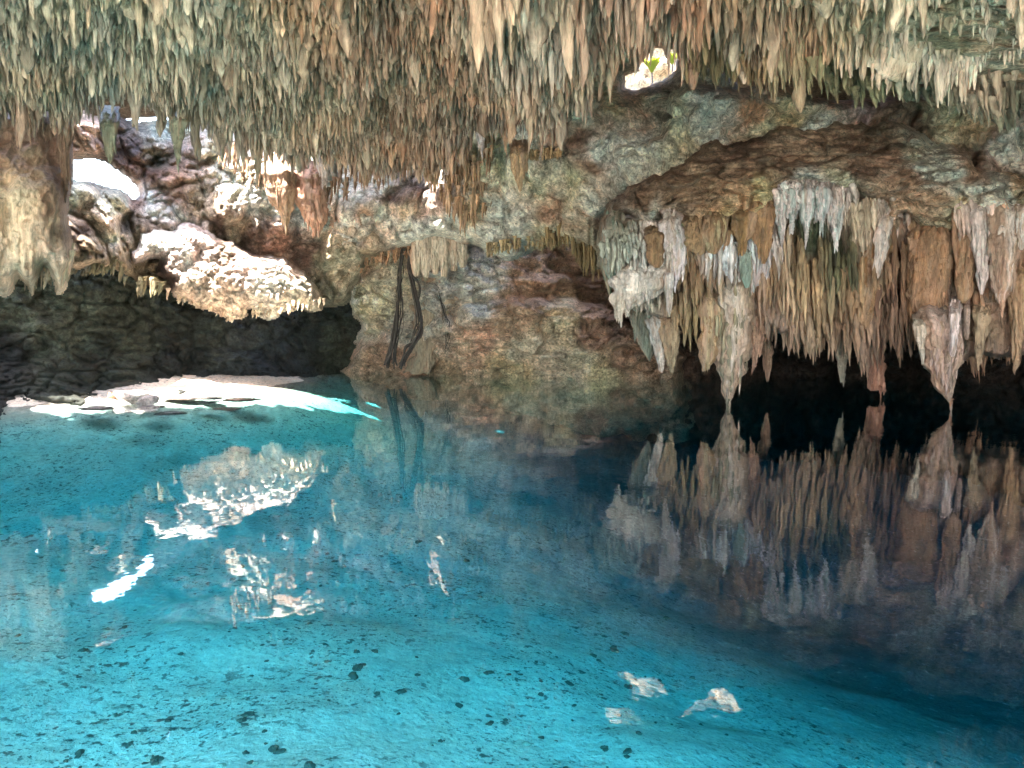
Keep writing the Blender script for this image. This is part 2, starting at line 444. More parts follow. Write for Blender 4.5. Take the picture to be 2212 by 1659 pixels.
cols = varycol(base, rg, .28)*1.06*np.stack([1+.13*kk, 1+.03*kk, 1-.10*kk], -1)*1.12*(1+.28*fbm(P2[keep]*2.3, 3, 79))[:, None]
T[:, 2] += .05
put('ceiling', T, L, rad, cols, S=7, Rn=8, seed=3, flat=np.ones(len(T))*.85, blunt=1.1, pw=(.35, .9), lump=.22)

# ------------------------------------------------------------------ walls
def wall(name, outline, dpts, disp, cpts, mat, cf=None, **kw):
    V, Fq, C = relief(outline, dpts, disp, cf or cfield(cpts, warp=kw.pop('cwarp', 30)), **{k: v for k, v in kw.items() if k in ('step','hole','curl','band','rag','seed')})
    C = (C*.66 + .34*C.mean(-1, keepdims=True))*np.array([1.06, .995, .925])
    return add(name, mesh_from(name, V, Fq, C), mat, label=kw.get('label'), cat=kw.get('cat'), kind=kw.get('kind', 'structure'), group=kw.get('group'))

skyhole = [(158,345),(190,343),(228,350),(262,374),(292,400),(302,420),(290,432),(262,408),(228,404),(195,392),(158,388)]
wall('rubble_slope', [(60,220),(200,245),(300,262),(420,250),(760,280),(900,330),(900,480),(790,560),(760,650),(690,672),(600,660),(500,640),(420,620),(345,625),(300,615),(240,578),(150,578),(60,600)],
     [(150,300,18.0),(150,400,17.4),(300,300,20.8),(230,430,18.6),(300,430,20.0),(340,480,20.3),(400,400,20.4),(600,400,20.5),(600,480,20.4),(750,480,21.3),(850,400,21.6),(200,560,16.4),(300,600,19.6),(330,540,20.2),(290,520,19.4),(450,560,21.2),(600,600,21.6),(740,600,22.3),(400,260,22),(760,280,24),(150,500,16.6)],
     bouldery(.6, .85, 3, gap=.55),
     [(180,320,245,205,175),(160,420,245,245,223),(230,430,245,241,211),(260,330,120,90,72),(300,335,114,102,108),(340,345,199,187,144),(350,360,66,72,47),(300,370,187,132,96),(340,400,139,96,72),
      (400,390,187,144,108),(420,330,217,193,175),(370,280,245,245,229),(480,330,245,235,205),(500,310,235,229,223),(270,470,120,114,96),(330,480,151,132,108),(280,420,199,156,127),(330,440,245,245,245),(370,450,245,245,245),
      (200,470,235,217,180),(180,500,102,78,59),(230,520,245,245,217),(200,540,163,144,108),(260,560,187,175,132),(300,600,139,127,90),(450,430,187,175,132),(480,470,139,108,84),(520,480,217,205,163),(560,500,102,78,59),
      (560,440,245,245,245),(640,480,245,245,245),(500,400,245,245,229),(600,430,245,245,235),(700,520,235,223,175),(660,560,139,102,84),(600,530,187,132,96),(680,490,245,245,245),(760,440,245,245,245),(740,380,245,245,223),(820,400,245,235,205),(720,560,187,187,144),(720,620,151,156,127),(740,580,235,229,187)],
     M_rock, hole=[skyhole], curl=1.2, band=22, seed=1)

wall('overhanging_rock', [(300,500),(330,488),(380,498),(420,480),(470,510),(560,545),(620,545),(660,590),(690,640),(692,668),(662,666),(645,650),(620,668),(600,682),(580,686),(545,670),(495,694),(470,674),(440,668),(420,655),(400,640),(375,640),(355,610),(330,592),(340,565),(290,566),(285,545)],
     [(300,540,18.1),(400,520,18.8),(380,600,18.4),(500,600,18.6),(600,620,18.9),(680,640,19.6),(450,660,18.9),(580,680,19.2),(560,540,19.8),(640,560,20.2)],
     popcorn(.35, 4),
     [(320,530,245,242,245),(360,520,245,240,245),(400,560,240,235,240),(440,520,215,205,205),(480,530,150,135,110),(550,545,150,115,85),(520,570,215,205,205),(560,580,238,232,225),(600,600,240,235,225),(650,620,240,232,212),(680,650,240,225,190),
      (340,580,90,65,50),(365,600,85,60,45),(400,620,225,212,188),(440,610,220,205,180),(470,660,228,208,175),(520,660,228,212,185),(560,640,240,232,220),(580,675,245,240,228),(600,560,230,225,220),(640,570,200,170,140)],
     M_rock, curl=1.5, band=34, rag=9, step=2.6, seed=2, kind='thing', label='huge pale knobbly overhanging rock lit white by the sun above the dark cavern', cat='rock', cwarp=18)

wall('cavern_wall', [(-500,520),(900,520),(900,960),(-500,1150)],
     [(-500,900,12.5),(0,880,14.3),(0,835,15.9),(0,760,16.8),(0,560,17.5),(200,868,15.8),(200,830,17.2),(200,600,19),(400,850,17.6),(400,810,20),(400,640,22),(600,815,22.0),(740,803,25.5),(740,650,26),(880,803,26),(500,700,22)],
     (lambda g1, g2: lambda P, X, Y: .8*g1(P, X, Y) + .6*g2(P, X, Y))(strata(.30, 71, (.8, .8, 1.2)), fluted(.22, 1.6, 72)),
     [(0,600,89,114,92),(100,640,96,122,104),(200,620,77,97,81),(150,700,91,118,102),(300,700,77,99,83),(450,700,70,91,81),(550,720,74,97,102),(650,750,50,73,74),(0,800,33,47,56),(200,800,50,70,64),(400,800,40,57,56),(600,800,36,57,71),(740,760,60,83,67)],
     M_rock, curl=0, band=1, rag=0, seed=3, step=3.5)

wall('middle_wall', [(748,480),(1450,480),(1500,960),(1100,960),(722,900),(730,800),(758,760),(770,700),(752,650),(728,610),(732,560)],
     [(760,802,25.2),(900,806,24.6),(1100,813,23.6),(1300,815,22.7),(1400,812,22.0),(760,560,23.2),(900,560,22.8),(1050,560,23.2),(1200,580,24.0),(1350,620,23.4),(1150,640,22.9),(1000,680,22.8),(1250,700,22.5)],
     ledge(strata(.30, 6)),
     [(770,580,242,197,139),(770,650,242,236,165),(820,640,242,236,189),(800,720,242,236,196),(830,770,216,178,130),(780,760,236,214,170),(870,620,242,236,205),(880,700,242,236,228),(930,640,242,236,228),(930,700,242,236,228),(1000,580,242,236,228),(1040,610,242,236,228),
      (1040,640,242,236,228),(1000,740,242,205,156),(1100,600,236,192,143),(1200,580,189,145,100),(1280,600,135,99,66),(1150,640,216,167,117),(1100,680,216,178,128),(1050,720,242,188,143),(1200,700,242,225,165),(1280,720,208,157,113),(1330,700,135,99,73),(1150,760,242,225,183),(1250,770,242,236,189),
      (1350,780,199,153,105),(1100,795,242,223,146),(960,790,216,188,130),(1300,808,242,236,156),(950,730,242,214,180),(900,780,236,178,130)],
     M_dome, curl=1.6, band=26, rag=14, seed=4, step=2.8)

wall('upper_wall', [(690,270),(1000,240),(1250,150),(1330,80),(1480,60),(1600,190),(1600,420),(1420,400),(1340,440),(1305,480),(1292,548),(1230,528),(1160,535),(1105,562),(1065,556),(1020,528),(940,512),(880,535),(800,560),(740,565),(690,540)],
     [(750,330,22.5),(750,450,21.0),(760,540,21.6),(900,330,22),(900,480,20.4),(880,530,21.0),(1000,400,19.0),(1040,540,20.2),(1200,450,18.8),(1200,530,19.8),(1280,520,18.6),(1200,300,17.5),(1350,230,17.4),(1350,350,16.8),(1460,250,16.8),(1430,190,18.0),(1600,300,17)],
     bouldery(.45, 1.05, 12, gap=.3, fine=.7),
     [(760,430,242,240,234),(740,480,242,240,234),(790,490,212,176,126),(720,480,242,193,143),(800,540,196,176,126),(750,510,242,240,234),(840,420,242,240,234),(830,480,242,240,223),(860,440,121,90,71),(880,470,242,220,166),(900,400,149,134,134),(940,400,168,116,86),(900,350,242,240,234),(940,380,242,240,234),
      (960,470,242,240,234),(900,500,242,240,234),(1000,450,242,220,152),(1000,500,242,240,223),(950,520,242,240,234),(1040,530,242,240,234),(1000,520,242,193,143),(1060,480,242,240,234),(1100,520,242,240,234),(1150,400,242,240,190),(1200,380,242,240,200),(1180,440,196,146,101),(1250,400,242,240,183),
      (1300,370,168,121,77),(1280,450,242,240,223),(1240,500,196,176,134),(1200,520,242,240,190),(1120,340,242,240,190),(1080,330,242,240,183),(1150,310,242,240,221),(1200,290,242,186,134),(1200,350,121,96,74),(1260,300,158,108,71),(1330,240,242,212,134),(1310,270,230,186,152),(1380,260,242,201,155),
      (1320,330,242,240,232),(1380,340,242,240,234),(1420,330,242,240,234),(1390,370,177,212,200),(1360,220,242,186,119),(1430,220,230,212,177),(1450,260,133,126,97),(1450,300,242,240,216),(1500,300,242,240,216),(1250,250,242,240,216),(1500,240,242,240,223)],
     M_rock, curl=1.5, band=24, seed=5, step=2.8, hole=[[(1350,190),(1352,165),(1380,152),(1392,105),(1432,105),(1438,132),(1448,104),(1466,110),(1460,150),(1430,172),(1400,186),(1370,194)]])

wall('boulder_shelf', [(1440,215),(1480,180),(1560,190),(1700,190),(1800,215),(1900,215),(2000,200),(2100,180),(2260,170),(2700,150),(2700,470),(2000,470),(1400,470),(1300,330),(1330,300),(1420,290)],
     [(1450,250,16.4),(1550,240,16.2),(1700,240,15.8),(1820,260,16.0),(1950,250,16.2),(2100,320,15.8),(2212,335,15.4),(1600,330,17.2),(1850,340,17.2),(2600,340,13.5),(1500,400,16.2),(1800,400,16.5),(2200,450,16)],
     bouldery(.55, 1.0, 17, gap=.6),
     [(1470,220,242,236,191),(1530,200,242,217,209),(1600,200,242,210,191),(1550,240,242,236,228),(1650,260,242,236,178),(1620,235,242,168,95),(1700,245,242,210,127),(1720,280,242,236,228),(1780,290,242,236,228),(1830,280,242,168,113),(1560,290,242,236,222),(1480,300,242,231,178),(1340,310,242,236,222),(1400,330,242,236,216),
      (1900,270,170,118,75),(1960,290,146,99,64),(2060,270,242,236,178),(2100,285,233,196,127),(2170,335,242,236,228),(2212,345,242,236,228),(2130,350,107,83,59),(2200,380,242,236,228),(1850,240,201,160,165),(2300,340,233,196,152)],
     M_rock, curl=1.4, band=24, seed=6, step=2.8)

wall('dome_rock', [(1288,560),(1290,500),(1310,460),(1340,425),(1390,388),(1450,350),(1520,318),(1600,296),(1700,278),(1780,262),(1850,250),(1930,252),(2000,285),(2060,310),(2100,350),(2140,372),(2260,380),(2700,385),(2700,560),(2240,520),(2200,450),(2150,470),(2090,455),(2060,500),(2000,520),(1960,470),(1930,540),(1900,450),(1860,430),(1800,410),(1740,400),(1690,410),(1668,470),(1640,500),(1600,480),(1560,520),(1500,530),(1470,470),(1440,460),(1400,500),(1360,470),(1330,520),(1300,580),(1288,590)],
     [(1295,520,15.6),(1340,440,15.6),(1450,380,15.2),(1600,330,15.2),(1750,300,15.3),(1850,275,15.5),(2000,300,15.3),(1450,480,14.6),(1600,440,14.2),(1700,400,14.2),(1850,380,14.2),(2000,400,14.0),(2150,410,13.8),(2300,430,13.2),(1350,550,15.1),(1500,540,14.5),(1700,480,14.4),(1900,480,14.4),(2100,480,13.9),(2650,500,12),(1300,690,15.8),(2200,600,14.2)],
     strata(.26, 26, (.7, .7, 3.0)),
     [(1300,520,175,164,117),(1340,470,126,107,74),(1400,420,155,119,78),(1450,400,164,132,89),(1380,470,234,242,237),(1420,460,234,242,230),(1450,450,183,151,104),(1500,400,193,156,104),(1560,400,222,178,121),(1600,360,203,164,115),(1550,350,164,132,89),(1700,340,183,144,96),(1620,320,146,110,74),(1780,320,211,172,121),(1850,300,175,139,93),(1900,290,155,125,84),
      (1960,330,234,242,210),(2020,340,234,242,225),(1900,340,222,178,136),(1980,365,234,242,237),(2060,390,234,242,234),(2100,370,203,164,121),(1850,370,164,125,89),(1950,400,222,178,132),(2000,420,234,193,141),(1820,390,234,242,200),(1750,390,234,242,237),(1650,400,234,225,141),(1600,430,234,190,121),(1520,450,222,178,117),(1560,480,234,210,121),
      (2080,420,234,242,237),(2150,430,234,242,237),(2212,430,234,215,162),(2060,440,234,225,162),(1930,450,234,190,141),(1600,560,234,210,147),(1750,560,234,242,180),(2000,560,234,235,132),(2150,560,234,242,200)],
     M_dome, curl=1.3, band=30, rag=12, seed=7, step=2.6)

wall('pale_shelf_rock', [(1870,-90),(1850,30),(1815,85),(1790,118),(1800,150),(1850,168),(1900,158),(1960,182),(2060,185),(2150,195),(2400,205),(2600,100),(2600,-90)],
     [(1870,-60,8.2),(1850,60,9.6),(1850,150,11.1),(2000,60,9.3),(2000,150,10.9),(2200,60,9.0),(2200,160,10.8),(2200,-60,7.5),(2500,60,8.6)],
     lambda P, X, Y: .55*ridged(P*np.array([.9, 1.6, 1.6]), 4, 61) + .35*fbm(P*.8, 3, 62) + .10*ridged(P*4, 3, 63) + .05*ridged(P*11, 2, 64),
     [(1850,40,215,190,137),(1830,110,242,227,176),(1880,140,242,236,195),(1900,90,221,195,143),(1960,110,242,231,189),(2000,150,242,222,181),(2000,60,202,183,132),(2080,120,242,225,181),(2100,50,234,207,159),(2170,30,242,222,170),(2200,100,239,210,167),(2180,150,242,231,192),(2212,70,147,106,77),(2050,90,184,178,126)],
     M_rock, curl=1.0, band=22, seed=12, step=2.8)
# fluted mass the curtain grows from
cur_cf = cfield([(1330,550,165,172,158),(1400,600,215,210,205),(1460,500,215,212,215),(1500,590,160,125,88),(1575,560,215,220,228),(1630,560,222,218,225),(1665,520,210,198,200),(1700,430,222,212,212),(1750,440,222,212,212),(1800,430,215,200,195),(1870,480,195,175,148),(1915,500,212,195,188),(1940,560,130,98,72),(2010,560,172,130,95),(2085,560,168,125,90),(2110,500,225,208,204),(2160,500,196,160,135),(2200,480,205,180,165),
 (1330,620,120,130,120),(1400,640,170,165,150),(1450,660,150,125,90),(1500,620,150,118,82),(1500,700,175,150,100),(1550,700,160,150,115),(1650,620,175,138,100),(1650,700,165,132,108),(1720,560,165,135,92),(1700,500,120,95,60),(1760,520,70,90,60),(1800,560,75,85,60),(1810,620,110,110,78),(1750,640,185,150,105),
      (1850,640,175,140,100),(1850,720,165,132,102),(1900,560,170,130,85),(1900,740,150,118,95),(1930,650,130,95,75),(2000,650,165,118,72),(2060,700,180,160,148),(2120,650,175,132,98),(2120,720,155,118,75),(2180,620,170,128,98),(2200,750,155,112,78),(2100,800,150,110,78),(1600,760,150,130,105)], warp=20)
wall('curtain_mass', [(1330,470),(1460,470),(1700,440),(1900,440),(2700,440),(2700,760),(2130,770),(2060,780),(2010,760),(1975,700),(1955,640),(1948,560),(1935,520),(1920,600),(1905,690),(1860,700),(1800,705),(1740,720),(1690,730),(1640,700),(1600,735),(1560,740),(1500,700),(1450,700),(1400,690),(1350,650)],
     [(1330,500,15.0),(1500,500,15.0),(1500,700,15.0),(1700,500,15.2),(1700,700,14.8),(1900,560,15.0),(1930,700,15.4),(2050,560,14.7),(2050,740,14.5),(2212,500,14.3),(2212,740,14.0),(2700,600,12)],
     fluted(.22, 3.2, 31), None, M_flow, cf=cur_cf, curl=1.0, band=14, rag=10, seed=8, step=2.6)

wall('left_column_rock', [(-500,220),(100,240),(146,270),(156,300),(152,380),(150,460),(158,560),(150,590),(142,636),(118,640),(108,600),(95,575),(70,640),(40,600),(10,650),(-60,610),(-500,640)],
     [(-500,400,10.0),(0,300,12.6),(140,300,12.9),(0,450,11.8),(100,450,12.0),(140,480,12.5),(0,600,11.8),(100,600,12.2),(145,600,12.5)],
     fluted(.20, 2.4, 41),
     [(0,300,163,129,99),(60,300,158,122,95),(60,345,180,154,115),(110,330,123,98,73),(130,330,135,98,71),(145,400,123,89,62),(140,500,135,107,71),(40,400,226,202,152),(60,440,232,207,158),(20,480,242,214,163),(100,430,170,131,93),(110,480,226,197,155),(60,540,239,211,163),(120,560,232,202,168),(20,600,226,197,152),(100,600,215,188,147),(130,620,232,209,163),(70,600,135,137,95)],
     M_flow, curl=1.0, band=22, seed=9, step=2.8)

# back of the chamber behind the curtain, its shade painted into the dark colours
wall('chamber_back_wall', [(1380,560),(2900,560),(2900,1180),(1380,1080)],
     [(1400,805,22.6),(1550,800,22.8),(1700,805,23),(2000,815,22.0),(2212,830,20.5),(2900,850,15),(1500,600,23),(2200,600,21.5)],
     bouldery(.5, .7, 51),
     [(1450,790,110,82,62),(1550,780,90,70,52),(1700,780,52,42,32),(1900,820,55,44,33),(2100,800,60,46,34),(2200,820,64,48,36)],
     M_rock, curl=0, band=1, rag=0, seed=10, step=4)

# ------------------------------------------------------------------ closing shell
def shell(name, f, u0, u1, v0, v1, step, col, mat=M_rock):
    U, Vv = np.meshgrid(np.arange(u0, u1, step), np.arange(v0, v1, step))
    P = f(U, Vv)
    C = np.broadcast_to(lin(col), P.shape)*(1+.2*fbm(P*.8, 3, 2)[..., None])
    return add(name, mesh_from(name, P, grid_faces(*U.shape), C), mat, kind='structure')
def side(x0):
    def f(U, Vv):
        P = V3(0*U + x0, U, Vv); P[..., 0] += .8*fbm(P*.5, 4, 5); return P
    return f
shell('cave_side_wall', side(-14.4), -8, 30, -6, 5.5, .25, (125,120,98))
shell('cave_side_wall', side(14.4), -8, 30, -6, 10, .25, (125,110,90))
SUN_EL, SUN_AZ = 71, -125      # the sun stands to the left and slightly behind the camera
az = R(SUN_AZ); el = R(SUN_EL)
sd = (math.sin(az)*math.cos(el), math.cos(az)*math.cos(el), math.sin(el))
sunlit = [(290,530,18.1,.5),(320,530,18.1,.7),(360,520,18.4,.7),(410,540,18.6,.7),(450,560,18.7,.5),(560,590,19,.6),(600,600,19.3,.7),(640,610,19.4,.6),(670,640,19.6,.5),(590,650,19,.4),(500,610,18.8,.5),(540,640,18.8,.4),
          (300,430,18.3,.4),(340,450,18.3,.45),(370,460,18.5,.35),(560,440,20.0,.5),(640,480,20.6,.5),(600,460,20.4,.5),(930,365,20,.3),(530,430,20,.6),(490,400,19.5,.5),(600,430,20.5,.5),(660,450,20.8,.5),(770,812,23.2,.7),(610,470,20.6,.3),(200,440,17.6,.35),
          (60,885,14.0,.25),(110,882,14.4,.35),(170,874,15.0,.45),(240,866,15.7,.6),(320,862,16.1,.8),(400,858,16.6,.9),(480,855,17.2,1.0),(560,850,17.8,1.0),(640,842,18.5,1.0),(720,834,19.4,.8),(800,815,23,.7)]
SUNL = []
for px_, py_, d_, r_ in sunlit:
    p_ = unproj(px_, py_, d_); k_ = (9.0-p_[2])/sd[2]
    SUNL.append((p_[0]+sd[0]*k_, p_[1]+sd[1]*k_, r_))
def sun_gobo():  # unseen slab added with openings so sun lands only on chosen spots
    U, Vv = np.meshgrid(np.arange(-16, 16, .07), np.arange(9, 30, .07))
    P = V3(U, Vv, 0*U + 9.0)
    s_ = np.full(U.shape, 9.0)
    for a_, b_, r_ in SUNL: s_ = np.minimum(s_, np.hypot(U-a_, Vv-b_)-r_)
    s_ = s_ + .18*fbm(P*1.6, 3, 91) + .34*fbm(P*4.5, 2, 93)
    keep = (s_ > 0) & ~((U > 2.6) & (U < 6.2) & (Vv > 19.2)) & ~((Vv > 27) & (U < 7))
    C = np.broadcast_to(lin((150,138,115)), P.shape)*(1+.2*fbm(P*.8, 3, 2)[..., None])
    P = P.copy(); P[..., 2] += .3*fbm(P*.6, 3, 92)
    q = grid_faces(*U.shape, keep=keep)
    add('sun_gobo_rock', mesh_from('sun_gobo_rock', P, q, C), M_rock, kind='structure')
sun_gobo()
def rearw(U, Vv):
    P = V3(U, 29+0*U, Vv); P[..., 1] += .6*fbm(P*.5, 3, 5); return P
def chblock(U, Vv):  # unseen sheet added to keep stray sun out of the chamber
    P = V3(U, Vv, 0*U); P[..., 2] = 3.3 + .3*fbm(P*.6, 3, 5) + .25*np.maximum(0, 17-Vv); return P
shell('chamber_light_block', chblock, 3.2, 15, 15.2, 25.5, .2, (70,56,42))
def outrock(U, Vv):
    P = V3(U, 27+0*U, Vv); P[..., 1] += 1.2*fbm(P*.6, 4, 5) + .6*ridged(P*1.3, 3, 6) + .25*(Vv-8); return P
def rear2(U, Vv):
    P = V3(U, 27.5+0*U, Vv); P[..., 1] += .6*fbm(P*.5, 3, 5); return P
shell('cave_back_wall', rear2, -5, 14, 3, 9.3, .4, (120,110,90))
shell('outer_rock', outrock, 0, 10, 7.5, 17, .14, (215,200,165))
shell('cave_back_wall', rearw, -15, 15, -6, 4.8, .4, (120,110,90))

# ------------------------------------------------------------------ lake bed
bedz = rbf([(x*60, y*60, z) for x, y, z in [(-3,3,-1.0),(0,3,-1.1),(3,3,-1.9),(-5,7,-1.3),(0,7,-1.7),(4,8,-2.8),(9,8,-3.8),(6,14,-4.2),(12,14,-4),(-4,12,-1.5),(-9,11,-1.1),(-9.5,13.5,-.22),(-9,15.2,-.02),(-7,15,-.25),(-7.5,16.8,-.03),(-5.5,18.5,-.1),(-4.6,17,-.5),(-3.6,19.5,-.9),(-3,21.5,-1.1),(-1.5,20.5,-1.5),(0,22,-1.2),(0,17,-1.7),(3,22,-1.8),
          (-13,14,.25),(-10,17,.2),(-6,21,.0),(-13,6,-1),(13,2,-4),(0,-2,-.9),(-10,-2,-.6),(0,-4,.1),(0,-6,.8),(0,-10,1.6),(-14,-9,1.6),(14,-9,1.6),(10,-2,-2),(10,-6,.4),(-10,-6,.8),(14,24,-2),(-14,26,.4),(0,27,-.5),(0,33,0)]])  # the rise behind the camera is an unseen beach added to bounce sunlight
def zbed(x, y):
    P = V3(x, y, 0*x)
    sm = sstep(.3, -1.0, bedz(x*60, y*60))
    return bedz(x*60, y*60) + (.03+.10*sm)*fbm(P*.7, 3, 71) + .008*fbm(P*4.5, 3, 72)
BX, BY = np.meshgrid(np.arange(-15, 15.01, .09), np.arange(-12, 33, .09))
BZ = zbed(BX, BY)
BP = V3(BX, BY, BZ)
_shade = sstep(-.5, 7.0, BX + .35*(BY-6))[..., None]*.9  # the unlit right side: its shade is put into the bed colour
bc = lin((222,218,208))*(1-_shade) + lin((56,80,76))*_shade
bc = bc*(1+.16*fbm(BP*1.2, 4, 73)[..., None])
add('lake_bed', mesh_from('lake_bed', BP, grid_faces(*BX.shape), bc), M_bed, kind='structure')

# ------------------------------------------------------------------ water
def water():
    m = bpy.data.materials.new('cave_water'); m.use_nodes = True
    nt = m.node_tree; L_ = nt.links.new
    for n in list(nt.nodes):
        if n.type != 'OUTPUT_MATERIAL': nt.nodes.remove(n)
    out = nt.nodes['Material Output']
    geo = nt.nodes.new('ShaderNodeNewGeometry')
    mp = nt.nodes.new('ShaderNodeMapping'); L_(geo.outputs['Position'], mp.inputs['Vector'])
    mp.inputs['Scale'].default_value = (1, 1, 1)
    n1 = nt.nodes.new('ShaderNodeTexNoise'); n1.inputs['Scale'].default_value = 2.2; n1.inputs['Detail'].default_value = 3
    n2 = nt.nodes.new('ShaderNodeTexNoise'); n2.inputs['Scale'].default_value = .22; n2.inputs['Detail'].default_value = 2
    L_(mp.outputs[0], n1.inputs[0]); L_(geo.outputs['Position'], n2.inputs[0])
    mr = nt.nodes.new('ShaderNodeMapRange'); mr.inputs[1].default_value = .42; mr.inputs[2].default_value = .62; mr.inputs[3].default_value = .15; mr.inputs[4].default_value = 1
    L_(n2.outputs[0], mr.inputs[0])
    mu = nt.nodes.new('ShaderNodeMath'); mu.operation = 'MULTIPLY'; L_(n1.outputs[0], mu.inputs[0]); L_(mr.outputs[0], mu.inputs[1])
    bp = nt.nodes.new('ShaderNodeBump'); bp.inputs['Strength'].default_value = .35; bp.inputs['Distance'].default_value = .012
    L_(mu.outputs[0], bp.inputs['Height'])
    gl = nt.nodes.new('ShaderNodeBsdfGlossy'); gl.inputs['Roughness'].default_value = .015; gl.inputs['Color'].default_value = (1, 1, 1, 1)
    L_(bp.outputs[0], gl.inputs['Normal'])
    tr = nt.nodes.new('ShaderNodeBsdfTransparent'); tr.inputs['Color'].default_value = (1, 1, 1, 1)
    dt = nt.nodes.new('ShaderNodeVectorMath'); dt.operation = 'DOT_PRODUCT'
    L_(geo.outputs['Incoming'], dt.inputs[0]); L_(geo.outputs['True Normal'], dt.inputs[1])
    ab = nt.nodes.new('ShaderNodeMath'); ab.operation = 'ABSOLUTE'; L_(dt.outputs['Value'], ab.inputs[0])
    om = nt.nodes.new('ShaderNodeMath'); om.operation = 'SUBTRACT'; om.inputs[0].default_value = 1; L_(ab.outputs[0], om.inputs[1])
    pw = nt.nodes.new('ShaderNodeMath'); pw.operation = 'POWER'; L_(om.outputs[0], pw.inputs[0]); pw.inputs[1].default_value = 4.6
    ma = nt.nodes.new('ShaderNodeMath'); ma.operation = 'MULTIPLY_ADD'; L_(pw.outputs[0], ma.inputs[0]); ma.inputs[1].default_value = .96; ma.inputs[2].default_value = .025
    mx = nt.nodes.new('ShaderNodeMixShader'); L_(ma.outputs[0], mx.inputs[0]); L_(tr.outputs[0], mx.inputs[1]); L_(gl.outputs[0], mx.inputs[2])
    L_(mx.outputs[0], out.inputs['Surface'])
    va = nt.nodes.new('ShaderNodeVolumeAbsorption'); va.inputs['Color'].default_value = (.20, .895, .95, 1); va.inputs['Density'].default_value = .5
    L_(va.outputs[0], out.inputs['Volume'])
    return m
M_water = water()
wx, wy0, wy1, wb = 14.9, -11.9, 32.5, -7.5
WV = [(-wx,wy0,0),(wx,wy0,0),(wx,wy1,0),(-wx,wy1,0),(-wx,wy0,wb),(wx,wy0,wb),(wx,wy1,wb),(-wx,wy1,wb)]
WF = [(0,1,2,3),(7,6,5,4),(0,4,5,1),(1,5,6,2),(2,6,7,3),(3,7,4,0)]
add('water', mesh_from('water', WV, WF, smooth=False), M_water, kind='structure')



# ------------------------------------------------------------------ emit stalactites
VIEW_N = 245
def flush():
    allv = []
    for z, lst in ZN.items():
        for bi, (V, C, T, L, r) in enumerate(lst):
            tip = T.copy(); tip[:, 2] -= L*.7
            px, py = proj(tip)
            inside = (px > 5) & (px < W0-5) & (py > 5) & (py < H0)
            size = L*r/np.maximum(T[:, 1], 1)**2*inside
            if z == 'rear': size = size*0
            for k in range(len(L)): allv.append((size[k], z, bi, k))
    allv.sort(key=lambda a: -a[0])
    pick = set((a[1], a[2], a[3]) for a in allv[:VIEW_N] if a[0] > 0)
    SV, SF, SC = [], [], []; off = 0
    for z, lst in ZN.items():
        lab, grp = ZL[z]
        for bi, (V, C, T, L, r) in enumerate(lst):
            n, Rn, S, _ = V.shape
            fq = cone_faces(S, Rn)
            mask = np.array([(z, bi, k) not in pick for k in range(n)])
            for k in np.where(~mask)[0]:
                v = V[k].reshape(-1, 3); o = T[k]
                me = mesh_from('stalactite', v-o, fq[:, ::-1], C[k].reshape(-1, 3))
                add('stalactite', me, M_ceil if z.startswith('ceiling') else M_flow, label=lab, cat='stalactite', group=grp, loc=tuple(o))
            Vk = V[mask]; m = len(Vk)
            if m:
                SV.append(Vk.reshape(-1, 3)); SC.append(C[mask].reshape(-1, 3))
                SF.append((fq[None] + (np.arange(m)*Rn*S)[:, None, None]).reshape(-1, 4)[:, ::-1] + off)
                off += m*Rn*S
    add('stalactites', mesh_from('stalactites', np.concatenate(SV), np.concatenate(SF), np.concatenate(SC)), M_ceil, kind='stuff',
        label='dense mass of small stalactites covering the cave ceiling and walls', cat='stalactites')
ZL = {'ceiling': ('short blunt grey-green and brown stalactite in the dense carpet on the cave ceiling', 'stalactites carpeting the ceiling')}
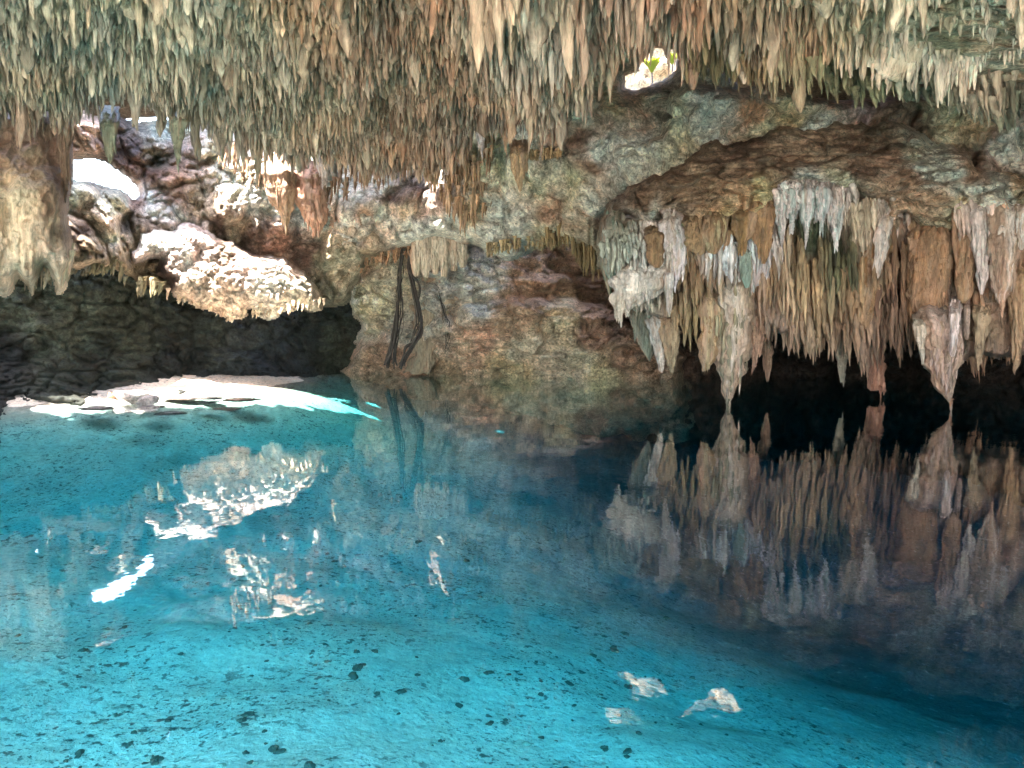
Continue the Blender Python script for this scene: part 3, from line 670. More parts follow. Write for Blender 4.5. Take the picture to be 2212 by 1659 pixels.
#@@EX0@@
# ------------------------------------------------------------------ single formations
def hero(name, label, path, d, col, tipcol=None, group=None, cat='stalactite', dr=.8, flute=.16, teeth=0, seed=0, S=40, mat=None, kind=None, streak=None, mel=.42, rec=1.2, ribs=None):
    rg = np.random.RandomState(seed*13+5)
    path = sorted(path)
    ys = np.array([p[0] for p in path], float); xs = np.array([p[1] for p in path], float); hw = np.array([p[2] for p in path], float)
    Rn = max(14, int((ys[-1]-ys[0])/2.6))
    y = np.linspace(ys[0], ys[-1], Rn)
    x = np.interp(y, ys, xs); w = np.interp(y, ys, hw)
    LT = ys[-1]-ys[0]
    ny = V3(y*.035, 0*y + seed*7.7, 0*y)
    x = x + w*.28*fbm(ny, 3, 31); w = w*(1 + .22*fbm(ny*1.7, 3, 33))
    dd_ = d + rec*np.clip(1-(y-ys[0])/(.32*LT), 0, 1)**2
    ker = np.array([1, 2, 3, 2, 1.])/9
    wp = np.convolve(np.pad(w, 2, 'edge'), ker, 'valid'); wp[-1] = w[-1]
    C0 = unproj(x, y, dd_)
    m = d/F*1.0
    ang = np.linspace(0, 2*np.pi, S, endpoint=False)
    A, Yy = np.meshgrid(ang, y)
    Wm = (wp*m)[:, None]
    zz = C0[:, 2][:, None]
    circ = V3(np.cos(A)*2.2 + seed*3.1, np.sin(A)*2.2, zz*.45 + 0*A)
    circ2 = V3(np.cos(A)*5.5 + seed*3.1, np.sin(A)*5.5, zz*.9 + 0*A)
    lump = fbm(V3(np.cos(A)*Wm*3 + seed, np.sin(A)*Wm*3, zz*5 + 0*A), 4, 2)
    r = Wm*(.84 + flute*1.3*ridged(circ, 2, 1) + flute*1.1*ridged(circ2, 2, 4) + 1.1*mel*lump)
    X = C0[:, 0][:, None] + r*np.cos(A); Yw = C0[:, 1][:, None] + r*np.sin(A)*dr; Z = zz + .35*Wm*fbm(circ, 2, 9)
    V = V3(X, Yw, Z)
    c0 = lin(col); c1 = lin(tipcol if tipcol is not None else col)
    t = np.linspace(0, 1, Rn)[:, None, None]
    C = c0*(1-t) + c1*t
    if streak is not None:
        s = sstep(-.05, .35, vn(circ*1.3, 12))[..., None]; C = C*(1-s) + lin(streak)*s
    s2 = .7*sstep(.0, .45, fbm(circ*.9, 3, 15))[..., None]; C = C*(1-s2) + lin((182,148,120))*s2
    C = C*(1+.25*fbm(circ2, 3, 14))[..., None]
    f = grid_faces(Rn, S, wrap=True)[:, ::-1]
    Vs = [V.reshape(-1, 3)]; Fs = [f]; Cs = [C.reshape(-1, 3)]; off = Rn*S
    hm = hw.max()
    nr = (int(hm*.75)+4 if ribs is None else ribs) + teeth*2
    if nr:
        isr = np.arange(nr) >= teeth*2
        k = np.where(isr, rg.uniform(.08, .6, nr), rg.uniform(.35, .97, nr))
        ty = ys[0] + LT*k
        lenpx = np.where(isr, LT*rg.uniform(.2, .5, nr), rg.uniform(14, 46, nr))
        end = np.minimum(ty + lenpx, ys[-1] - 1); mid = (ty+end)/2
        tw = np.interp(mid, y, wp); sx_ = rg.uniform(-1.0, 1.0, nr); tx = np.interp(mid, y, x) + sx_*tw*.9
        dtop = np.interp(ty, y, dd_)
        top = unproj(tx, ty-6, dtop); top[:, 1] -= np.sqrt(1-np.clip(np.abs(sx_), 0, .98)**2)*tw*m*dr*.85
        Lr = lenpx*m; rr = np.where(isr, rg.uniform(.08, .18, nr)*hm + 1.6, rg.uniform(2.4, 5.4, nr))*m
        cc = c0*(1-k[:, None]) + c1*k[:, None]
        if streak is not None:
            q_ = rg.rand(nr, 1) < .35; cc = np.where(q_, lin(streak), cc)
        TV, TC = cone_arrays(top, Lr, rr, cc*rg.uniform(.72, 1.15, (nr, 1)), 9, 12, seed+3, blunt=.5, toptaper=True, pw=(.4, .9))
        tf = cone_faces(9, 12)[:, ::-1]
        Vs.append(TV.reshape(-1, 3)); Cs.append(TC.reshape(-1, 3))
        Fs.append((tf[None] + (np.arange(nr)*108)[:, None, None]).reshape(-1, 4) + off)
    V = np.concatenate(Vs); o = V[:S].mean(0)
    return add(name, mesh_from(name, V-o, np.concatenate(Fs), np.concatenate(Cs)), mat or M_flow, label=label, cat=cat, group=group, kind=kind, loc=tuple(o))

H = hero
WHT = (228,220,222); OCH = (168,125,82); TAN = (182,146,104)
H('stalactite', 'great ribbed pink-white pillar whose tip touches the black water', [(560,1578,26),(586,1576,27),(641,1586,30),(691,1590,29),(765,1582,28),(800,1579,25),(815,1576,17),(832,1576,14),(853,1574,10),(862,1573,6),(873,1573,2)], 14.35, (205,192,182), (190,160,125), flute=.26, teeth=8, seed=1, S=64, streak=(150,140,110))
H('stalactite', 'fluted yellow-tan column hanging just left of the great white-tipped pillar', [(600,1532,10),(618,1533,16),(640,1534,21),(700,1535,18),(740,1530,16),(775,1528,14),(790,1524,7),(802,1520,2)], 14.4, (192,166,128), (178,156,112), teeth=12, seed=2, streak=(160,125,80), flute=.24)
H('stalactite', 'thin white stem reaching down onto the yellow-tan column', [(515,1530,14),(545,1530,13),(570,1530,8),(600,1533,5),(626,1533,5)], 14.3, (215,218,228), (190,175,150), seed=3)
H('stalactite', 'bright bluish-white block of flowstone under the brown dome edge', [(505,1566,20),(536,1565,23),(560,1568,23),(580,1572,14),(596,1575,7)], 14.3, (222,226,236), seed=4, teeth=3)
H('stalactite', 'wide white flowstone curtain fringed with lilac below the tall ochre tongue', [(500,1622,24),(530,1627,29),(560,1630,31),(590,1635,26),(612,1630,15),(622,1622,4)], 14.45, (222,220,232), (200,190,195), seed=5, teeth=5, streak=(190,200,205))
H('stalactite', 'narrow teal-green stained drip beside the white curtain', [(520,1608,9),(560,1610,12),(600,1612,11),(622,1614,4)], 14.2, (150,165,155), (120,148,136), seed=6)
H('stalactite', 'tall ochre tongue of flowstone ending in a blunt point', [(405,1638,22),(440,1642,27),(480,1646,26),(520,1650,18),(550,1652,10),(570,1651,3)], 14.1, (176,136,90), (176,134,88), seed=7, flute=.18, streak=(150,112,76))
H('stalactite', 'round ochre lobe under the dome with brown top, leftmost of three', [(450,1495,18),(490,1497,24),(520,1500,25),(540,1505,16),(552,1508,5)], 14.15, (120,95,65), (172,138,95), seed=8, flute=.12)
H('stalactite', 'broad ochre and cream lobe between two others under the dome', [(445,1540,24),(490,1540,26),(525,1540,21),(540,1541,12),(549,1541,4)], 14.1, (125,98,66), (172,138,98), seed=9, flute=.16, streak=(175,160,120))
H('stalactite', 'dark brown sagging lobe ending in a small yellow spike', [(430,1606,20),(470,1607,25),(505,1604,19),(525,1602,8),(553,1602,2)], 14.1, (115,88,58), (180,138,75), seed=10)
H('stalactite', 'small ochre knob squeezed beside the bluish-white block', [(480,1572,12),(520,1567,12),(540,1563,7),(546,1562,3)], 14.2, (150,112,66), OCH, seed=11)
H('stalactite', 'rusty ochre hook of flowstone over the white fan', [(480,1405,16),(520,1412,19),(550,1416,20),(568,1419,17),(578,1420,6)], 14.2, (120,95,62), (160,122,80), seed=12, flute=.12)
H('stalactite', 'long white flowstone tongue with a lilac tip beside the rusty hook', [(440,1448,18),(480,1452,25),(520,1458,27),(560,1463,20),(590,1463,10),(605,1463,4)], 14.3, (205,198,195), (225,218,230), seed=13, teeth=5, streak=(190,185,175))
H('flowstone_fan', 'wide white fan of flowstone with a ragged toothed lower edge', [(555,1402,26),(575,1405,42),(600,1398,54),(622,1388,50),(640,1365,33),(658,1346,20),(676,1340,10)], 14.4, (215,208,205), (205,192,170), seed=14, teeth=34, cat='flowstone', flute=.24, dr=.5)
H('stalactite', 'slender white icicle hanging from the right end of the white fan', [(560,1443,12),(600,1444,12),(640,1445,9),(670,1446,4),(684,1446,2)], 14.2, (215,212,222), (195,175,140), seed=15)
H('stalactite', 'pale green-white drape on the left corner of the dome', [(440,1330,12),(490,1324,19),(540,1326,22),(590,1332,19),(625,1338,11),(648,1341,3)], 14.9, (160,155,140), (130,155,140), seed=16, flute=.25, teeth=4, streak=(120,150,135))
H('stalactite', 'grey-green outermost drape on the far left edge of the curtain', [(470,1304,9),(530,1304,12),(590,1311,10),(640,1319,3)], 15.0, (120,115,92), (110,125,100), seed=17, flute=.2)
H('stalactite', 'dark green leaf-shaped bulb hanging low beside a grey spike', [(640,1368,10),(665,1375,15),(700,1385,21),(740,1397,20),(765,1402,11),(780,1404,2)], 15.3, (122,124,106), (98,108,92), seed=18, dr=.5, flute=.10)
H('stalactite', 'grey-white spike almost reaching the water near the left end', [(660,1404,12),(690,1412,18),(720,1417,16),(755,1420,11),(785,1427,5),(802,1426,2)], 15.1, (180,182,178), (190,180,165), seed=19, teeth=4)
H('stalactite', 'stubby tan forked stalactite right of the grey-white spike', [(665,1440,16),(700,1444,20),(735,1448,19),(765,1450,11),(788,1449,3)], 15.0, (165,132,98), (165,148,112), seed=20, teeth=10)
H('stalactite', 'pinkish brown ragged stalactite right of the great pillar', [(650,1628,16),(690,1630,22),(725,1629,21),(755,1628,13),(779,1630,3)], 14.6, (178,138,108), (170,128,100), seed=21, teeth=16)
for k, (x, yt, yb, hw, dd, lab) in enumerate([
    (1688,385,520,13,14.35,'long lilac-white drape, first of five on the shoulder above the brown fringe'),
    (1712,380,486,15,14.25,'short lilac-white drape with a teal crack on the shoulder'),
    (1742,378,508,15,14.2,'lilac-white drape in the middle of the five on the shoulder'),
    (1775,380,488,16,14.2,'broad lilac-white drape beside a dark blue gap on the shoulder'),
    (1806,385,530,14,14.3,'lilac-white drape on the shoulder next to the cream panel')]):
    H('stalactite', lab, [(yt,x+2,hw*1.25),(yt+30,x,hw*1.3),((yt+yb)/2+5,x,hw*1.1),(yb-22,x,hw*.5),(yb,x,2)], dd, (222,212,212), (210,205,210), seed=30+k, flute=.28, teeth=6, streak=(175,190,190), group='lilac-white drapes on the shoulder of the dome')
H('flowstone_curtain', 'broad cream and tan flowstone panel with wavy ledges', [(395,1866,20),(430,1870,32),(480,1876,42),(540,1880,42),(590,1876,38),(640,1872,30),(690,1868,14),(705,1868,4)], 14.5, (195,175,150), (182,140,98), seed=40, teeth=14, cat='flowstone', dr=.5, flute=.18, streak=(170,125,75))
H('stalactite', 'pale pink streak-like stalactite on the edge of the cream panel', [(430,1918,11),(470,1914,15),(520,1905,15),(560,1899,12),(590,1894,7),(605,1892,3)], 14.2, (212,196,190), seed=41, flute=.2)
H('stalactite', 'smooth massive ochre bulge over the black hollow', [(440,2002,26),(480,2008,40),(540,2008,46),(610,2010,47),(660,2006,40),(682,2000,26),(694,1996,8)], 14.2, (150,112,78), (178,134,98), seed=42, flute=.08, teeth=10, mel=.14, streak=(168,124,84))
H('stalactite', 'slim ochre tongue beside the massive ochre bulge', [(460,2086,10),(500,2086,14),(560,2084,18),(620,2083,18),(645,2082,10),(655,2081,3)], 13.9, (168,130,98), (166,124,84), seed=43, flute=.12)
H('stalactite', 'long white-pink ribbon hanging beside the slim ochre tongue', [(405,2100,12),(440,2104,16),(500,2114,14),(580,2120,12),(620,2120,6),(636,2120,2)], 13.7, (226,206,202), seed=44, flute=.2, teeth=2)
H('stalactite', 'wide pink-tan ribbed drape near the right end of the curtain', [(395,2160,20),(430,2158,30),(500,2165,30),(580,2166,26),(620,2163,20),(650,2163,8),(668,2165,3)], 13.8, (205,172,150), (186,146,118), seed=45, flute=.24, teeth=10, streak=(220,200,190))
H('stalactite', 'large pink-grey stalactite with an orange hooked tip close to the water', [(640,2028,32),(670,2026,42),(710,2028,40),(750,2032,36),(790,2032,30),(815,2036,21),(840,2042,14),(858,2049,7),(871,2054,2)], 13.6, (205,182,172), (180,125,85), seed=46, teeth=14, flute=.2, S=56, streak=(180,150,125))
H('stalactite', 'straight pink-white rod on the right flank of the hook-tipped stalactite', [(640,2064,10),(690,2062,10),(740,2060,8),(762,2058,6),(770,2058,3)], 13.2, (222,198,194), seed=47)
H('stalactite', 'narrow cream drip on the left flank of the hook-tipped stalactite', [(670,1980,12),(700,1985,12),(740,1990,8),(775,1993,4),(787,1993,2)], 13.5, (208,196,176), seed=48, teeth=2)
H('stalactite', 'yellow-tan jagged stalactite beyond the hook-tipped one', [(640,2120,12),(670,2120,17),(720,2118,13),(760,2113,7),(776,2111,2)], 13.9, (180,150,115), seed=49, teeth=8)
H('stalactite', 'thin pinkish peg between the hook-tipped and yellow-tan stalactites', [(640,2088,7),(690,2088,7),(725,2088,5),(734,2088,2)], 13.9, (198,168,152), seed=50)
H('stalactite', 'outermost white ribbon at the right end of the curtain', [(420,2206,12),(450,2205,14),(500,2206,12),(530,2206,5),(540,2206,2)], 13.6, (222,212,208), seed=51)
H('stalactite', 'long tan drape at the right end of the curtain below the white ribbon', [(530,2204,20),(600,2205,22),(680,2200,18),(740,2196,10),(790,2194,3)], 13.9, (186,144,104), seed=52, teeth=16, flute=.24)
# faint ones hanging low in the chamber
H('stalactite', 'grey stalactite standing in the dark chamber mirrored in the water', [(690,1812,10),(740,1816,11),(790,1818,9),(826,1819,3)], 15.6, (150,140,118), seed=53, teeth=4)
H('stalactite', 'brown spike hanging low in the dark chamber behind the great pillar', [(700,1654,14),(760,1657,12),(800,1658,6),(824,1658,2)], 16.2, (150,112,82), seed=54)
H('stalactite', 'reddish stump near the water in the dark chamber', [(720,1888,16),(770,1890,18),(815,1892,18),(842,1892,14)], 16.0, (165,115,88), seed=55, teeth=5)

# curtain fringe
rg = np.random.RandomState(99)
yb = np.array([(1335,655),(1380,690),(1440,700),(1490,770),(1520,720),(1560,790),(1600,800),(1625,760),(1660,745),(1700,775),(1750,790),(1800,785),(1840,800),(1870,830),(1900,800),(1925,770),(1955,815),(1985,760),(2010,800),(2070,800),(2110,830),(2150,790),(2190,800),(2240,800),(2400,800)], float)
def hang(zone, n, x0, x1, f_bot, spread, Lp, rp, dr_, cf, seed, S=8, Rn=10, sink=.12, ytop=0):
    rg = np.random.RandomState(seed)
    x = rg.uniform(x0, x1, n); k = rg.rand(n)**.8
    y2 = f_bot(x) - k*spread
    Lx = rg.uniform(*Lp, n); Lx = np.clip(Lx, 8, np.maximum(8, (y2-ytop-rg.uniform(0, 22, n))/1.15)); d = rg.uniform(*dr_, n) + .0*k
    d = d + (k-.5)*-.25
    bot = unproj(x, y2, d); Hh = Lx*d/F*1.15
    top = bot.copy(); top[:, 2] += Hh; top[:, 1] += sink
    C = cf(x, y2-Lx*.3)*rg.uniform(.65, 1.25, n)[:, None]
    put(zone, top, top[:, 2]-bot[:, 2], rg.uniform(*rp, n)*d/F, C, S=S, Rn=Rn, seed=seed, blunt=.5, toptaper=(zone == 'curtain'), pw=(.4, .9), lean=np.stack([rg.normal(0, .03, n), -sink/Hh], -1))
fb = lambda x: np.interp(x, yb[:, 0], yb[:, 1])
hang('curtain', 480, 1480, 2260, fb, 170, (45,110), (4,9), (14.35,14.95), cur_cf, 101)
hang('curtain', 240, 1480, 2260, fb, 60, (60,130), (4,8.5), (14.6,15.3), cur_cf, 102)
hang('curtain', 90, 1345, 1480, fb, 70, (25,60), (3,6), (14.6,15.1), cur_cf, 103)
hang('curtain', 260, 1690, 1850, lambda x: 640+0*x, 160, (40,90), (3,5), (14.75,15.0), cur_cf, 104)
hang('curtain', 210, 1300, 1500, lambda x: 600+0*x, 90, (30,80), (3.5,8), (14.7,15.1), cur_cf, 105, ytop=475)
hang('curtain', 230, 1480, 1690, lambda x: 660+0*x, 150, (30,90), (3.5,8), (14.6,15.0), cur_cf, 106, ytop=520)
hang('curtain', 200, 1850, 2240, lambda x: 660+0*x, 200, (50,120), (4,9), (14.35,14.9), cur_cf, 107, ytop=440)
hang('curtain', 110, 1660, 1850, lambda x: 520+0*x, 60, (30,80), (4,8), (14.35,14.6), cur_cf, 108, ytop=400)
hang('curtain', 170, 1480, 2240, fb, 190, (40,110), (3.5,7), (14.1,14.5), cur_cf, 140)
hang('curtain', 300, 1310, 1690, lambda x: 650-.1*np.abs(x-1560), 110, (25,70), (3,6.5), (14.15,14.5), cur_cf, 141, ytop=500)
hang('curtain', 110, 1672, 1852, lambda x: 515-.25*np.abs(x-1800), 75, (50,105), (4,8.5), (14.15,14.4), cur_cf, 150, ytop=388)
hang('curtain', 90, 1400, 1650, lambda x: 625+0*x, 70, (30,80), (4,9), (14.3,14.6), cur_cf, 151, ytop=520)
hang('curtain', 70, 1840, 1935, lambda x: 640-.8*(x-1840), 120, (50,110), (5,9), (14.2,14.5), cur_cf, 152, ytop=420)
hang('curtain', 110, 2060, 2240, lambda x: 660+0*x, 180, (50,130), (4,9), (13.7,14.1), cur_cf, 153, ytop=425)
ZL['curtain'] = ('small tan stalactite in the dense brown fringe of the hanging curtain', 'stalactites fringing the curtain')
def const(c): 
    l = lin(c)
    return lambda x, y: np.broadcast_to(l, x.shape+(3,))*1.0
def seg(p):
    p = np.array(p, float); return lambda x: np.interp(x, p[:, 0], p[:, 1])
hang('slope', 90, 1180, 1296, seg([(1180,545),(1230,545),(1260,600),(1296,620)]), 30, (22,70), (2.2,4.5), (18.6,19.4), const((150,128,80)), 110)
hang('slope', 60, 1050, 1200, seg([(1050,560),(1120,548),(1200,545)]), 14, (10,26), (2,4), (18.9,19.6), const((185,165,118)), 111)
hang('slope', 260, 915, 1070, seg([(915,400),(960,470),(1000,520),(1070,480)]), 150, (18,55), (2,4.5), (18.2,18.9), const((190,155,112)), 112)
hang('slope', 50, 1140, 1215, seg([(1140,352),(1215,345)]), 6, (12,24), (2,3), (16.3,16.6), const((205,172,118)), 113)
hang('slope', 140, 470, 880, seg([(470,375),(560,430),(700,480),(760,430),(880,400)]), 50, (18,50), (2.5,5), (18.6,20), const((170,140,105)), 114)
hang('slope', 60, 360, 700, seg([(360,655),(430,668),(495,700),(560,690),(620,684),(700,668)]), 10, (8,24), (2,4.5), (18.9,19.2), const((225,208,175)), 115)
hang('slope', 46, 150, 345, seg([(150,600),(240,600),(300,650),(345,640)]), 10, (14,40), (3,6), (17.2,18), const((140,135,100)), 116)
hang('slope', 60, 745, 900, seg([(745,600),(790,590),(900,560)]), 16, (8,26), (2,4), (21.6,22.2), const((190,150,110)), 117)
ZL['slope'] = ('small pale drip stalactite fringing the sunlit rock above the far water', 'drip stalactites on the far rocks')
# shelf stalactites top right
sh_cf = cfield([(1560,150,110,98,65),(1600,120,175,140,98),(1700,140,165,145,110),(1800,180,150,140,100),(1900,200,150,145,105),(2000,200,120,125,100),(2100,260,130,135,115),(2200,270,110,115,95),(2120,220,190,170,145)], 20)
hang('shelf', 130, 1480, 1780, seg([(1480,190),(1560,200),(1650,225),(1780,215)]), 60, (40,100), (4,8), (9.1,9.6), sh_cf, 120, S=10, Rn=11)
hang('shelf', 150, 1780, 2260, seg([(1780,215),(1850,245),(1960,225),(2050,250),(2130,285),(2200,300),(2260,290)]), 50, (25,80), (4,9), (10.0,10.8), sh_cf, 121, S=10, Rn=11)
ZL['shelf'] = ('tapering tan stalactite hanging under the pale rock shelves of the ceiling', 'stalactites under the pale shelves')
# left column fringe, cavern
hang('column', 40, -20, 150, seg([(-20,650),(40,620),(70,650),(110,620),(135,655),(150,600)]), 30, (30,80), (4,10), (12.4,13.3), const((195,180,148)), 130)
ZL['column'] = ('cream drip hanging from the foot of the big cream flowstone column', 'drips under the cream column')
# larger stalactites on the lip
for k, (x, yt, ybm, hw, dd, c, lab) in enumerate([
    (236,230,352,17,12.3,(140,148,122),'fat grey-green stalactite hanging in front of the bright sky hole'),
    (383,230,352,14,12.4,(150,156,128),'grey-green stalactite hanging over the dark boulders, pointed tip'),
    (140,220,420,13,12.4,(125,100,78),'narrow brown strip of rock hanging beside the sky hole'),
    (642,290,355,13,15.2,(165,162,140),'small pale green stalactite over the two brown drapes'),
    (1038,250,322,11,14.2,(222,208,205),'bright pinkish white stalactite at the middle of the ceiling lip'),
    (1122,305,414,15,16.0,(205,168,120),'golden tan drip column beside a little fringed shelf'),
    (700,300,400,18,18.0,(190,178,165),'pale round-ended stalactite above the bright cream slope'),
    (480,250,330,13,13.4,(170,160,135),'pale tan stalactite at the lip above the cream slope'),
    (1090,215,310,17,12.6,(175,135,100),'brown fluted stalactite at the ceiling lip beside boulders')]):
    H('stalactite', lab, [(yt,x,hw*1.4),(yt+(ybm-yt)*.4,x,hw),(yt+(ybm-yt)*.75,x+1,hw*.6),(ybm,x+2,1.5)], dd, c, seed=60+k, teeth=5, flute=.2, mat=M_flow)
H('flowstone_drape', 'ribbed brown flowstone drape above the cream slope, left of two', [(335,600,24),(380,600,26),(420,606,24),(455,614,14),(484,619,3)], 18.6, (165,125,90), (200,165,125), seed=70, teeth=14, cat='flowstone', flute=.3)
H('flowstone_drape', 'knobbly red-brown flowstone drape above the cream slope, right of two', [(350,668,22),(400,670,25),(440,677,25),(475,684,20),(498,688,6)], 18.8, (135,95,65), (215,165,130), seed=71, teeth=12, cat='flowstone', flute=.3)
for k, (x, y0_, y1_) in enumerate([(900,470,596),(920,468,600),(940,472,592),(960,480,598),(980,490,585),(998,500,578)]):
    H('flowstone_drape', ['far left white rib of the pale organ-pipe flowstone on the middle wall','second white rib from the left of the pale organ-pipe flowstone','third white rib from the left of the pale organ-pipe flowstone','fourth white rib from the left of the pale organ-pipe flowstone','second white rib from the right of the pale organ-pipe flowstone','far right shortest rib of the pale organ-pipe flowstone'][k],
      [(y0_,x-2,15),(y0_+50,x,13),(y1_-30,x,10),(y1_,x,5)], 21.2, (208,200,182), (195,182,155), seed=80+k, cat='flowstone', flute=.25, group='ribs of the pale organ-pipe flowstone')
H('flowstone_column', 'bulging cream flowstone column rising from the water below the organ-pipe ribs', [(585,930,22),(610,935,30),(650,934,34),(690,932,32),(730,925,24),(765,915,20),(806,905,22)], 23.0, (205,192,165), (150,138,112), seed=90, cat='flowstone', flute=.3, streak=(165,145,120), dr=.6, S=56, mel=.8, rec=0, ribs=16)

# ------------------------------------------------------------------ tree roots
M_root = simple_mat('root_bark', (.035, .026, .020), .9, .5, 14)
def tube(pts, rads, S=8, rough=.25, seed=0):
    pts = np.array(pts, float); n = len(pts)
    t = np.linspace(0, n-1, n*10); i = np.clip(t.astype(int), 0, n-2); f = (t-i)[:, None]
    p0 = pts[np.maximum(i-1, 0)]; p1 = pts[i]; p2 = pts[i+1]; p3 = pts[np.minimum(i+2, n-1)]
    Pc = .5*((2*p1) + (p2-p0)*f + (2*p0-5*p1+4*p2-p3)*f**2 + (3*p1-p0-3*p2+p3)*f**3)
    rr = np.interp(t, np.arange(n), rads)
    tg = np.gradient(Pc, axis=0); tg /= np.linalg.norm(tg, axis=1)[:, None]+1e-9
    up = np.array([0, 1, .01]); a = np.cross(tg, up); a /= np.linalg.norm(a, axis=1)[:, None]+1e-9; b = np.cross(tg, a)
    ang = np.linspace(0, 2*np.pi, S, endpoint=False)
    off = np.cos(ang)[None, :, None]*a[:, None] + np.sin(ang)[None, :, None]*b[:, None]
    Rr = rr[:, None]*(1 + rough*fbm(Pc[:, None]*6 + off*1.5, 3, seed))
    return Pc[:, None] + off*Rr[..., None], grid_faces(len(t), S, wrap=True)
def roots(name, label, strands, group=None):
    Vs, Fs, off = [], [], 0
    rq = np.random.RandomState(len(label)); st2 = []
    for px, d, r in strands:
        for j in range(8):
            q_ = [(a_+rq.normal(0, 3.6), b_+rq.normal(0, 5)) for a_, b_ in px]; st2.append((q_, d-.03*j, [v*rq.uniform(.12, .42) for v in r]))
    strands = st2
    for s, (px, d, r) in enumerate(strands):
        P = unproj(np.array([p[0] for p in px]), np.array([p[1] for p in px]), d)
        V, f = tube(P, r, seed=s, rough=.8)
        Vs.append(V.reshape(-1, 3)); Fs.append(f+off); off += V.shape[0]*V.shape[1]
    V = np.concatenate(Vs); o = V.mean(0)
    add(name, mesh_from(name, V-o, np.concatenate(Fs)), M_root, label=label, cat='tree root', group=group, loc=tuple(o))
roots('hanging_root', 'dark tree root hanging down the middle wall, left of the pair', [
    ([(868,534),(866,580),(861,640),(858,690),(848,740),(838,790)], 22.0, [.06,.07,.06,.08,.11,.13]),
    ([(862,600),(868,660),(864,700),(852,760),(850,790)], 22.05, [.03,.04,.04,.06,.05])], 'tree roots on the middle wall')
roots('hanging_root', 'dark tree root hanging down the middle wall, right of the pair and bent', [
    ([(882,534),(888,580),(897,630),(906,680),(910,712),(896,735),(880,760),(868,792)], 21.9, [.08,.09,.08,.08,.09,.07,.09,.11]),
    ([(888,560),(892,620),(902,690),(898,712),(884,745)], 21.95, [.03,.035,.04,.03,.02])], 'tree roots on the middle wall')
roots('hanging_root', 'thin dark root crossing under the organ-pipe flowstone', [
    ([(950,640),(956,670),(966,700),(968,730),(960,760)], 22.2, [.02,.03,.03,.025,.02])])

# ------------------------------------------------------------------ leaves at the sky hole
def leafmat(name, c):
    m = bpy.data.materials.new(name); m.use_nodes = True
    nt = m.node_tree; L_ = nt.links.new; b = nt.nodes['Principled BSDF']; b.inputs['Base Color'].default_value = (*c, 1); b.inputs['Roughness'].default_value = .5
    tl = nt.nodes.new('ShaderNodeBsdfTranslucent'); tl.inputs['Color'].default_value = (c[0]*1.6, c[1]*1.5, c[2], 1)
    n = nt.nodes.new('ShaderNodeTexNoise'); n.inputs['Scale'].default_value = 5
    r = nt.nodes.new('ShaderNodeValToRGB'); r.color_ramp.elements[0].color = (c[0]*.6, c[1]*.7, c[2]*.5, 1); r.color_ramp.elements[1].color = (min(1, c[0]*1.5), c[1]*1.3, c[2], 1)
    L_(n.outputs[0], r.inputs[0]); L_(r.outputs[0], b.inputs['Base Color'])
    mx = nt.nodes.new('ShaderNodeMixShader'); mx.inputs[0].default_value = .5
    L_(b.outputs[0], mx.inputs[1]); L_(tl.outputs[0], mx.inputs[2]); L_(mx.outputs[0], nt.nodes['Material Output'].inputs['Surface'])
    return m
M_leaf = leafmat('sunlit_leaf', (.20, .24, .04))
def leafy(name, label, base, n, size, seed):
    rg = np.random.RandomState(seed); Vs, Fs = [], []; off = 0
    for k in range(n):
        a = rg.uniform(0, 6.28); Ln = size*rg.uniform(.6, 1.1); w_ = Ln*.16
        t = np.linspace(0, 1, 9)[:, None]; s = np.array([-1, 0, 1])[None]
        wid = w_*np.sin(np.pi*np.clip(t*.93+.05, 0, 1))**.8
        r = t*Ln*.5; z = Ln*(t*.95 - .35*t**2)
        X = r*math.cos(a) - s*wid*math.sin(a); Y = r*math.sin(a) + s*wid*math.cos(a); Z = z + 0*s + .3*wid*np.abs(s)
        V = V3(X, Y, Z).reshape(-1, 3); Vs.append(V); Fs.append(grid_faces(9, 3)+off); off += 27
    me = mesh_from('leaves', np.concatenate(Vs), np.concatenate(Fs))
    root = add(name, None, None, label=label, cat='plant', loc=tuple(base))
    add('leaves', me, M_leaf, parent=root)
    V, f = tube([(0, 0, -size*.9), (.02, 0, -size*.4), (0, 0, size*.1)], [.03*size/.8, .025, .02])
    add('stem', mesh_from('stem', V.reshape(-1, 3), f), M_root, parent=root)
leafy('leafy_plant', 'yellow-green broad-leaved plant standing in the bright upper sky hole', unproj(1408, 158, 24.0), 46, .62, 4)
leafy('leafy_plant', 'small yellow-green sprig at the right end of the upper sky hole', unproj(1452, 140, 24.0), 24, .5, 5)

# ------------------------------------------------------------------ stones
M_pebble = rock_mat('pebble_stone', bump=.3, var=.25, crack=0, stain_amt=.1)
def stone_mesh(name, s, seed, flat, col, sub=18):
    u = np.linspace(0, 2*np.pi, sub, endpoint=False); v = np.linspace(0, np.pi, sub//2+2)
    U, Vv = np.meshgrid(u, v)
    D = V3(np.sin(Vv)*np.cos(U), np.sin(Vv)*np.sin(U), np.cos(Vv))
    rr = 1 + .8*fbm(D*1.1+seed*3.3, 3, 1) + .18*ridged(D*2.2+seed, 2, 3)
    f1, f2, c = worley(D*1.3 + seed*1.7, 4)
    rr = rr*(1-.25*f1)
    P = D*rr[..., None]*s*np.array([1, .8, flat])
    C = np.broadcast_to(lin(col), P.shape)*(1+.25*fbm(D*3+seed, 3, 5))[..., None]
    return mesh_from(name, P, grid_faces(*U.shape, wrap=True)[:, ::-1], C)
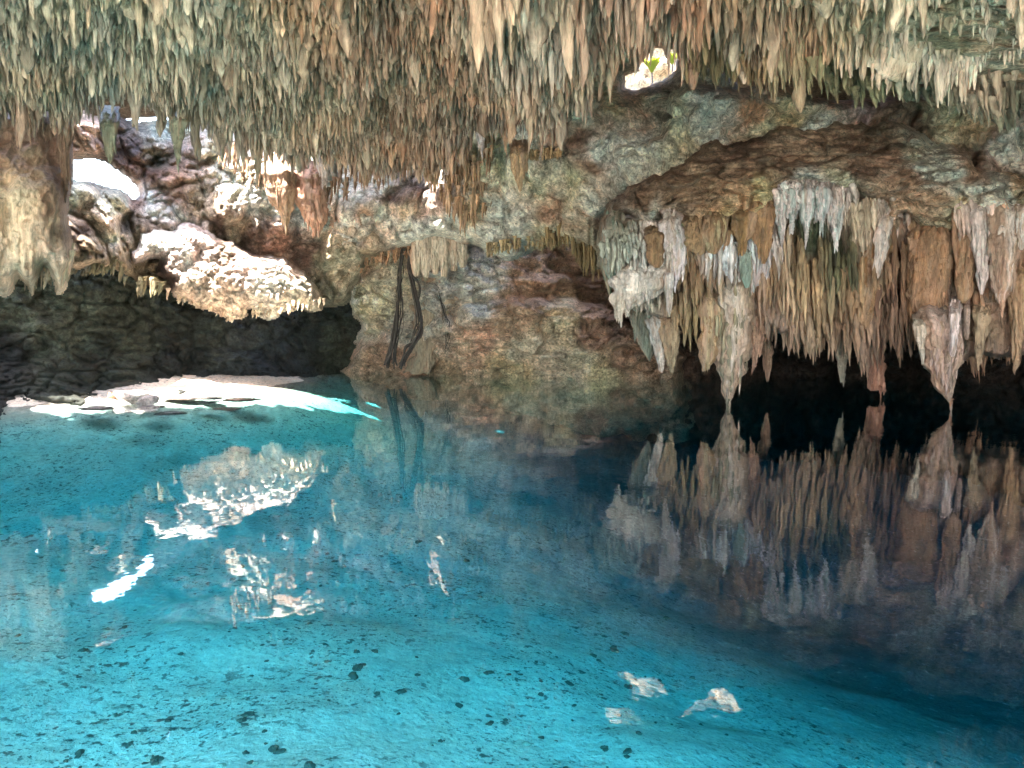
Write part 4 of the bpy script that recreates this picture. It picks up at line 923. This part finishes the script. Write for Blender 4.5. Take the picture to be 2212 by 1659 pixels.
def stone(label, x, y, s, seed, flat, col, group=None, z=None, name='stone', rz=None):
    M_ = M_pebble if name == 'pebble' else M_rock
    zz = float(zbed(np.array([x]), np.array([y]))[0]) if z is None else z
    o = add(name, stone_mesh(name, s, seed, flat, col), M_, label=label, cat='stone', group=group, loc=(x, y, zz + s*flat*.25))
    o.rotation_euler = (0, 0, seed*1.7 if rz is None else rz)
    return o
def xy(px, py, z=0.0):
    P1 = unproj(px, py, 1.0); k = (z-EYE)/(P1[2]-EYE); return float(P1[0]*k), float(k)
x, y = xy(290, 862, .05); 
stone('rounded white boulder sitting alone on the sunlit gravel bank', x, y, .34, 3, .5, (235,228,225), z=.06, name='boulder', rz=.3)
x, y = xy(322, 866, .05); stone('smaller white rock touching the right side of the white boulder', x, y, .2, 8, .5, (228,222,220), z=.03, name='boulder', rz=1)
x, y = xy(246, 857, .03); stone('small orange-tan rock on the far edge of the gravel bank', x, y, .13, 5, .7, (195,155,120), z=.03, name='boulder', rz=1)
rg = np.random.RandomState(17)
slabs = [(405,858,.42),(460,858,.25),(520,861,.4),(455,866,.22),(300,885,.3),(365,890,.3),(500,880,.28),(330,877,.36),(210,880,.3),(150,889,.36),(560,872,.25),(410,874,.3),(270,893,.3),(640,870,.2),(180,872,.2)]
for k, (px, py, s) in enumerate(slabs[:9]):
    x, y = xy(px, py, .0)
    stone('flat grey-violet slab of rock on the sunlit shallow gravel bank', x, y, s, 20+k, .10, [(165,155,148),(150,145,145),(185,160,140),(140,135,135)][k % 4], group='flat slabs on the gravel bank', z=-.03, name='rock_slab', rz=rg.uniform(-.4, .4))
n = 0
while n < 210:
    px = rg.uniform(0, 2212); py = 1659 - 520*rg.rand()**1.4
    if (px > 1600 and rg.rand() < .7) or rg.rand() < .35*(px/2212) or fbm(np.array([[px*.006, py*.01, 3.]]), 3, 4)[0] < rg.uniform(-.35, .12): continue
    z0 = -1.2
    for _ in range(5):
        x, y = xy(px, py, z0); z0 = float(zbed(np.array([x]), np.array([y]))[0])
    if y > 14: continue
    dark = rg.rand() < .72 or px > 1300
    s = (.011 + .034*rg.rand()**3)*(1 if dark else .6)
    s *= .75+.09*y
    stone('dark pebble lying on the pale lake bed under the clear water' if dark else 'pale pebble lying on the pale lake bed under the clear water', x, y, s, 100+n, rg.uniform(.2, .5),
          (84,88,78) if dark else (172,168,152), group='dark pebbles on the lake bed' if dark else 'pale pebbles on the lake bed', name='pebble')
    n += 1
#@@EX1@@
flush()

# ------------------------------------------------------------------ light, world, camera
from mathutils import Vector
sun = bpy.data.lights.new('sun', 'SUN'); sun.energy = 3.0; sun.angle = R(.5); sun.color = (1, .96, .9)
so = bpy.data.objects.new('sun', sun); COL.objects.link(so)
so.rotation_euler = Vector(sd).to_track_quat('Z', 'Y').to_euler(); so.location = (0, 0, 30)
w = bpy.data.worlds.new('World'); sc.world = w; w.use_nodes = True
nt = w.node_tree; bg = nt.nodes['Background']; bg.inputs['Strength'].default_value = .15
sky = nt.nodes.new('ShaderNodeTexSky'); sky.sky_type = 'NISHITA'; sky.sun_disc = False
sky.sun_elevation = el; sky.sun_rotation = az; sky.air_density = 1.2; sky.dust_density = 2.0
nt.links.new(sky.outputs[0], bg.inputs['Color'])
cam = bpy.data.cameras.new('camera'); co = bpy.data.objects.new('camera', cam); COL.objects.link(co)
co.location = (0, 0, EYE); co.rotation_euler = (R(90)-PITCH, 0, 0)
cam.sensor_width = 36; cam.lens = F/W0*36; cam.clip_end = 500; cam.clip_start = .05
sc.camera = co
sc.view_settings.view_transform = 'Standard'; sc.view_settings.look = 'None'
sc.view_settings.exposure = 4.45; sc.view_settings.gamma = 1
sc.cycles.max_bounces = 10; sc.cycles.diffuse_bounces = 5; sc.cycles.glossy_bounces = 3; sc.cycles.transparent_max_bounces = 16
sc.cycles.use_denoising = True
sc.cycles.sample_clamp_indirect = 6
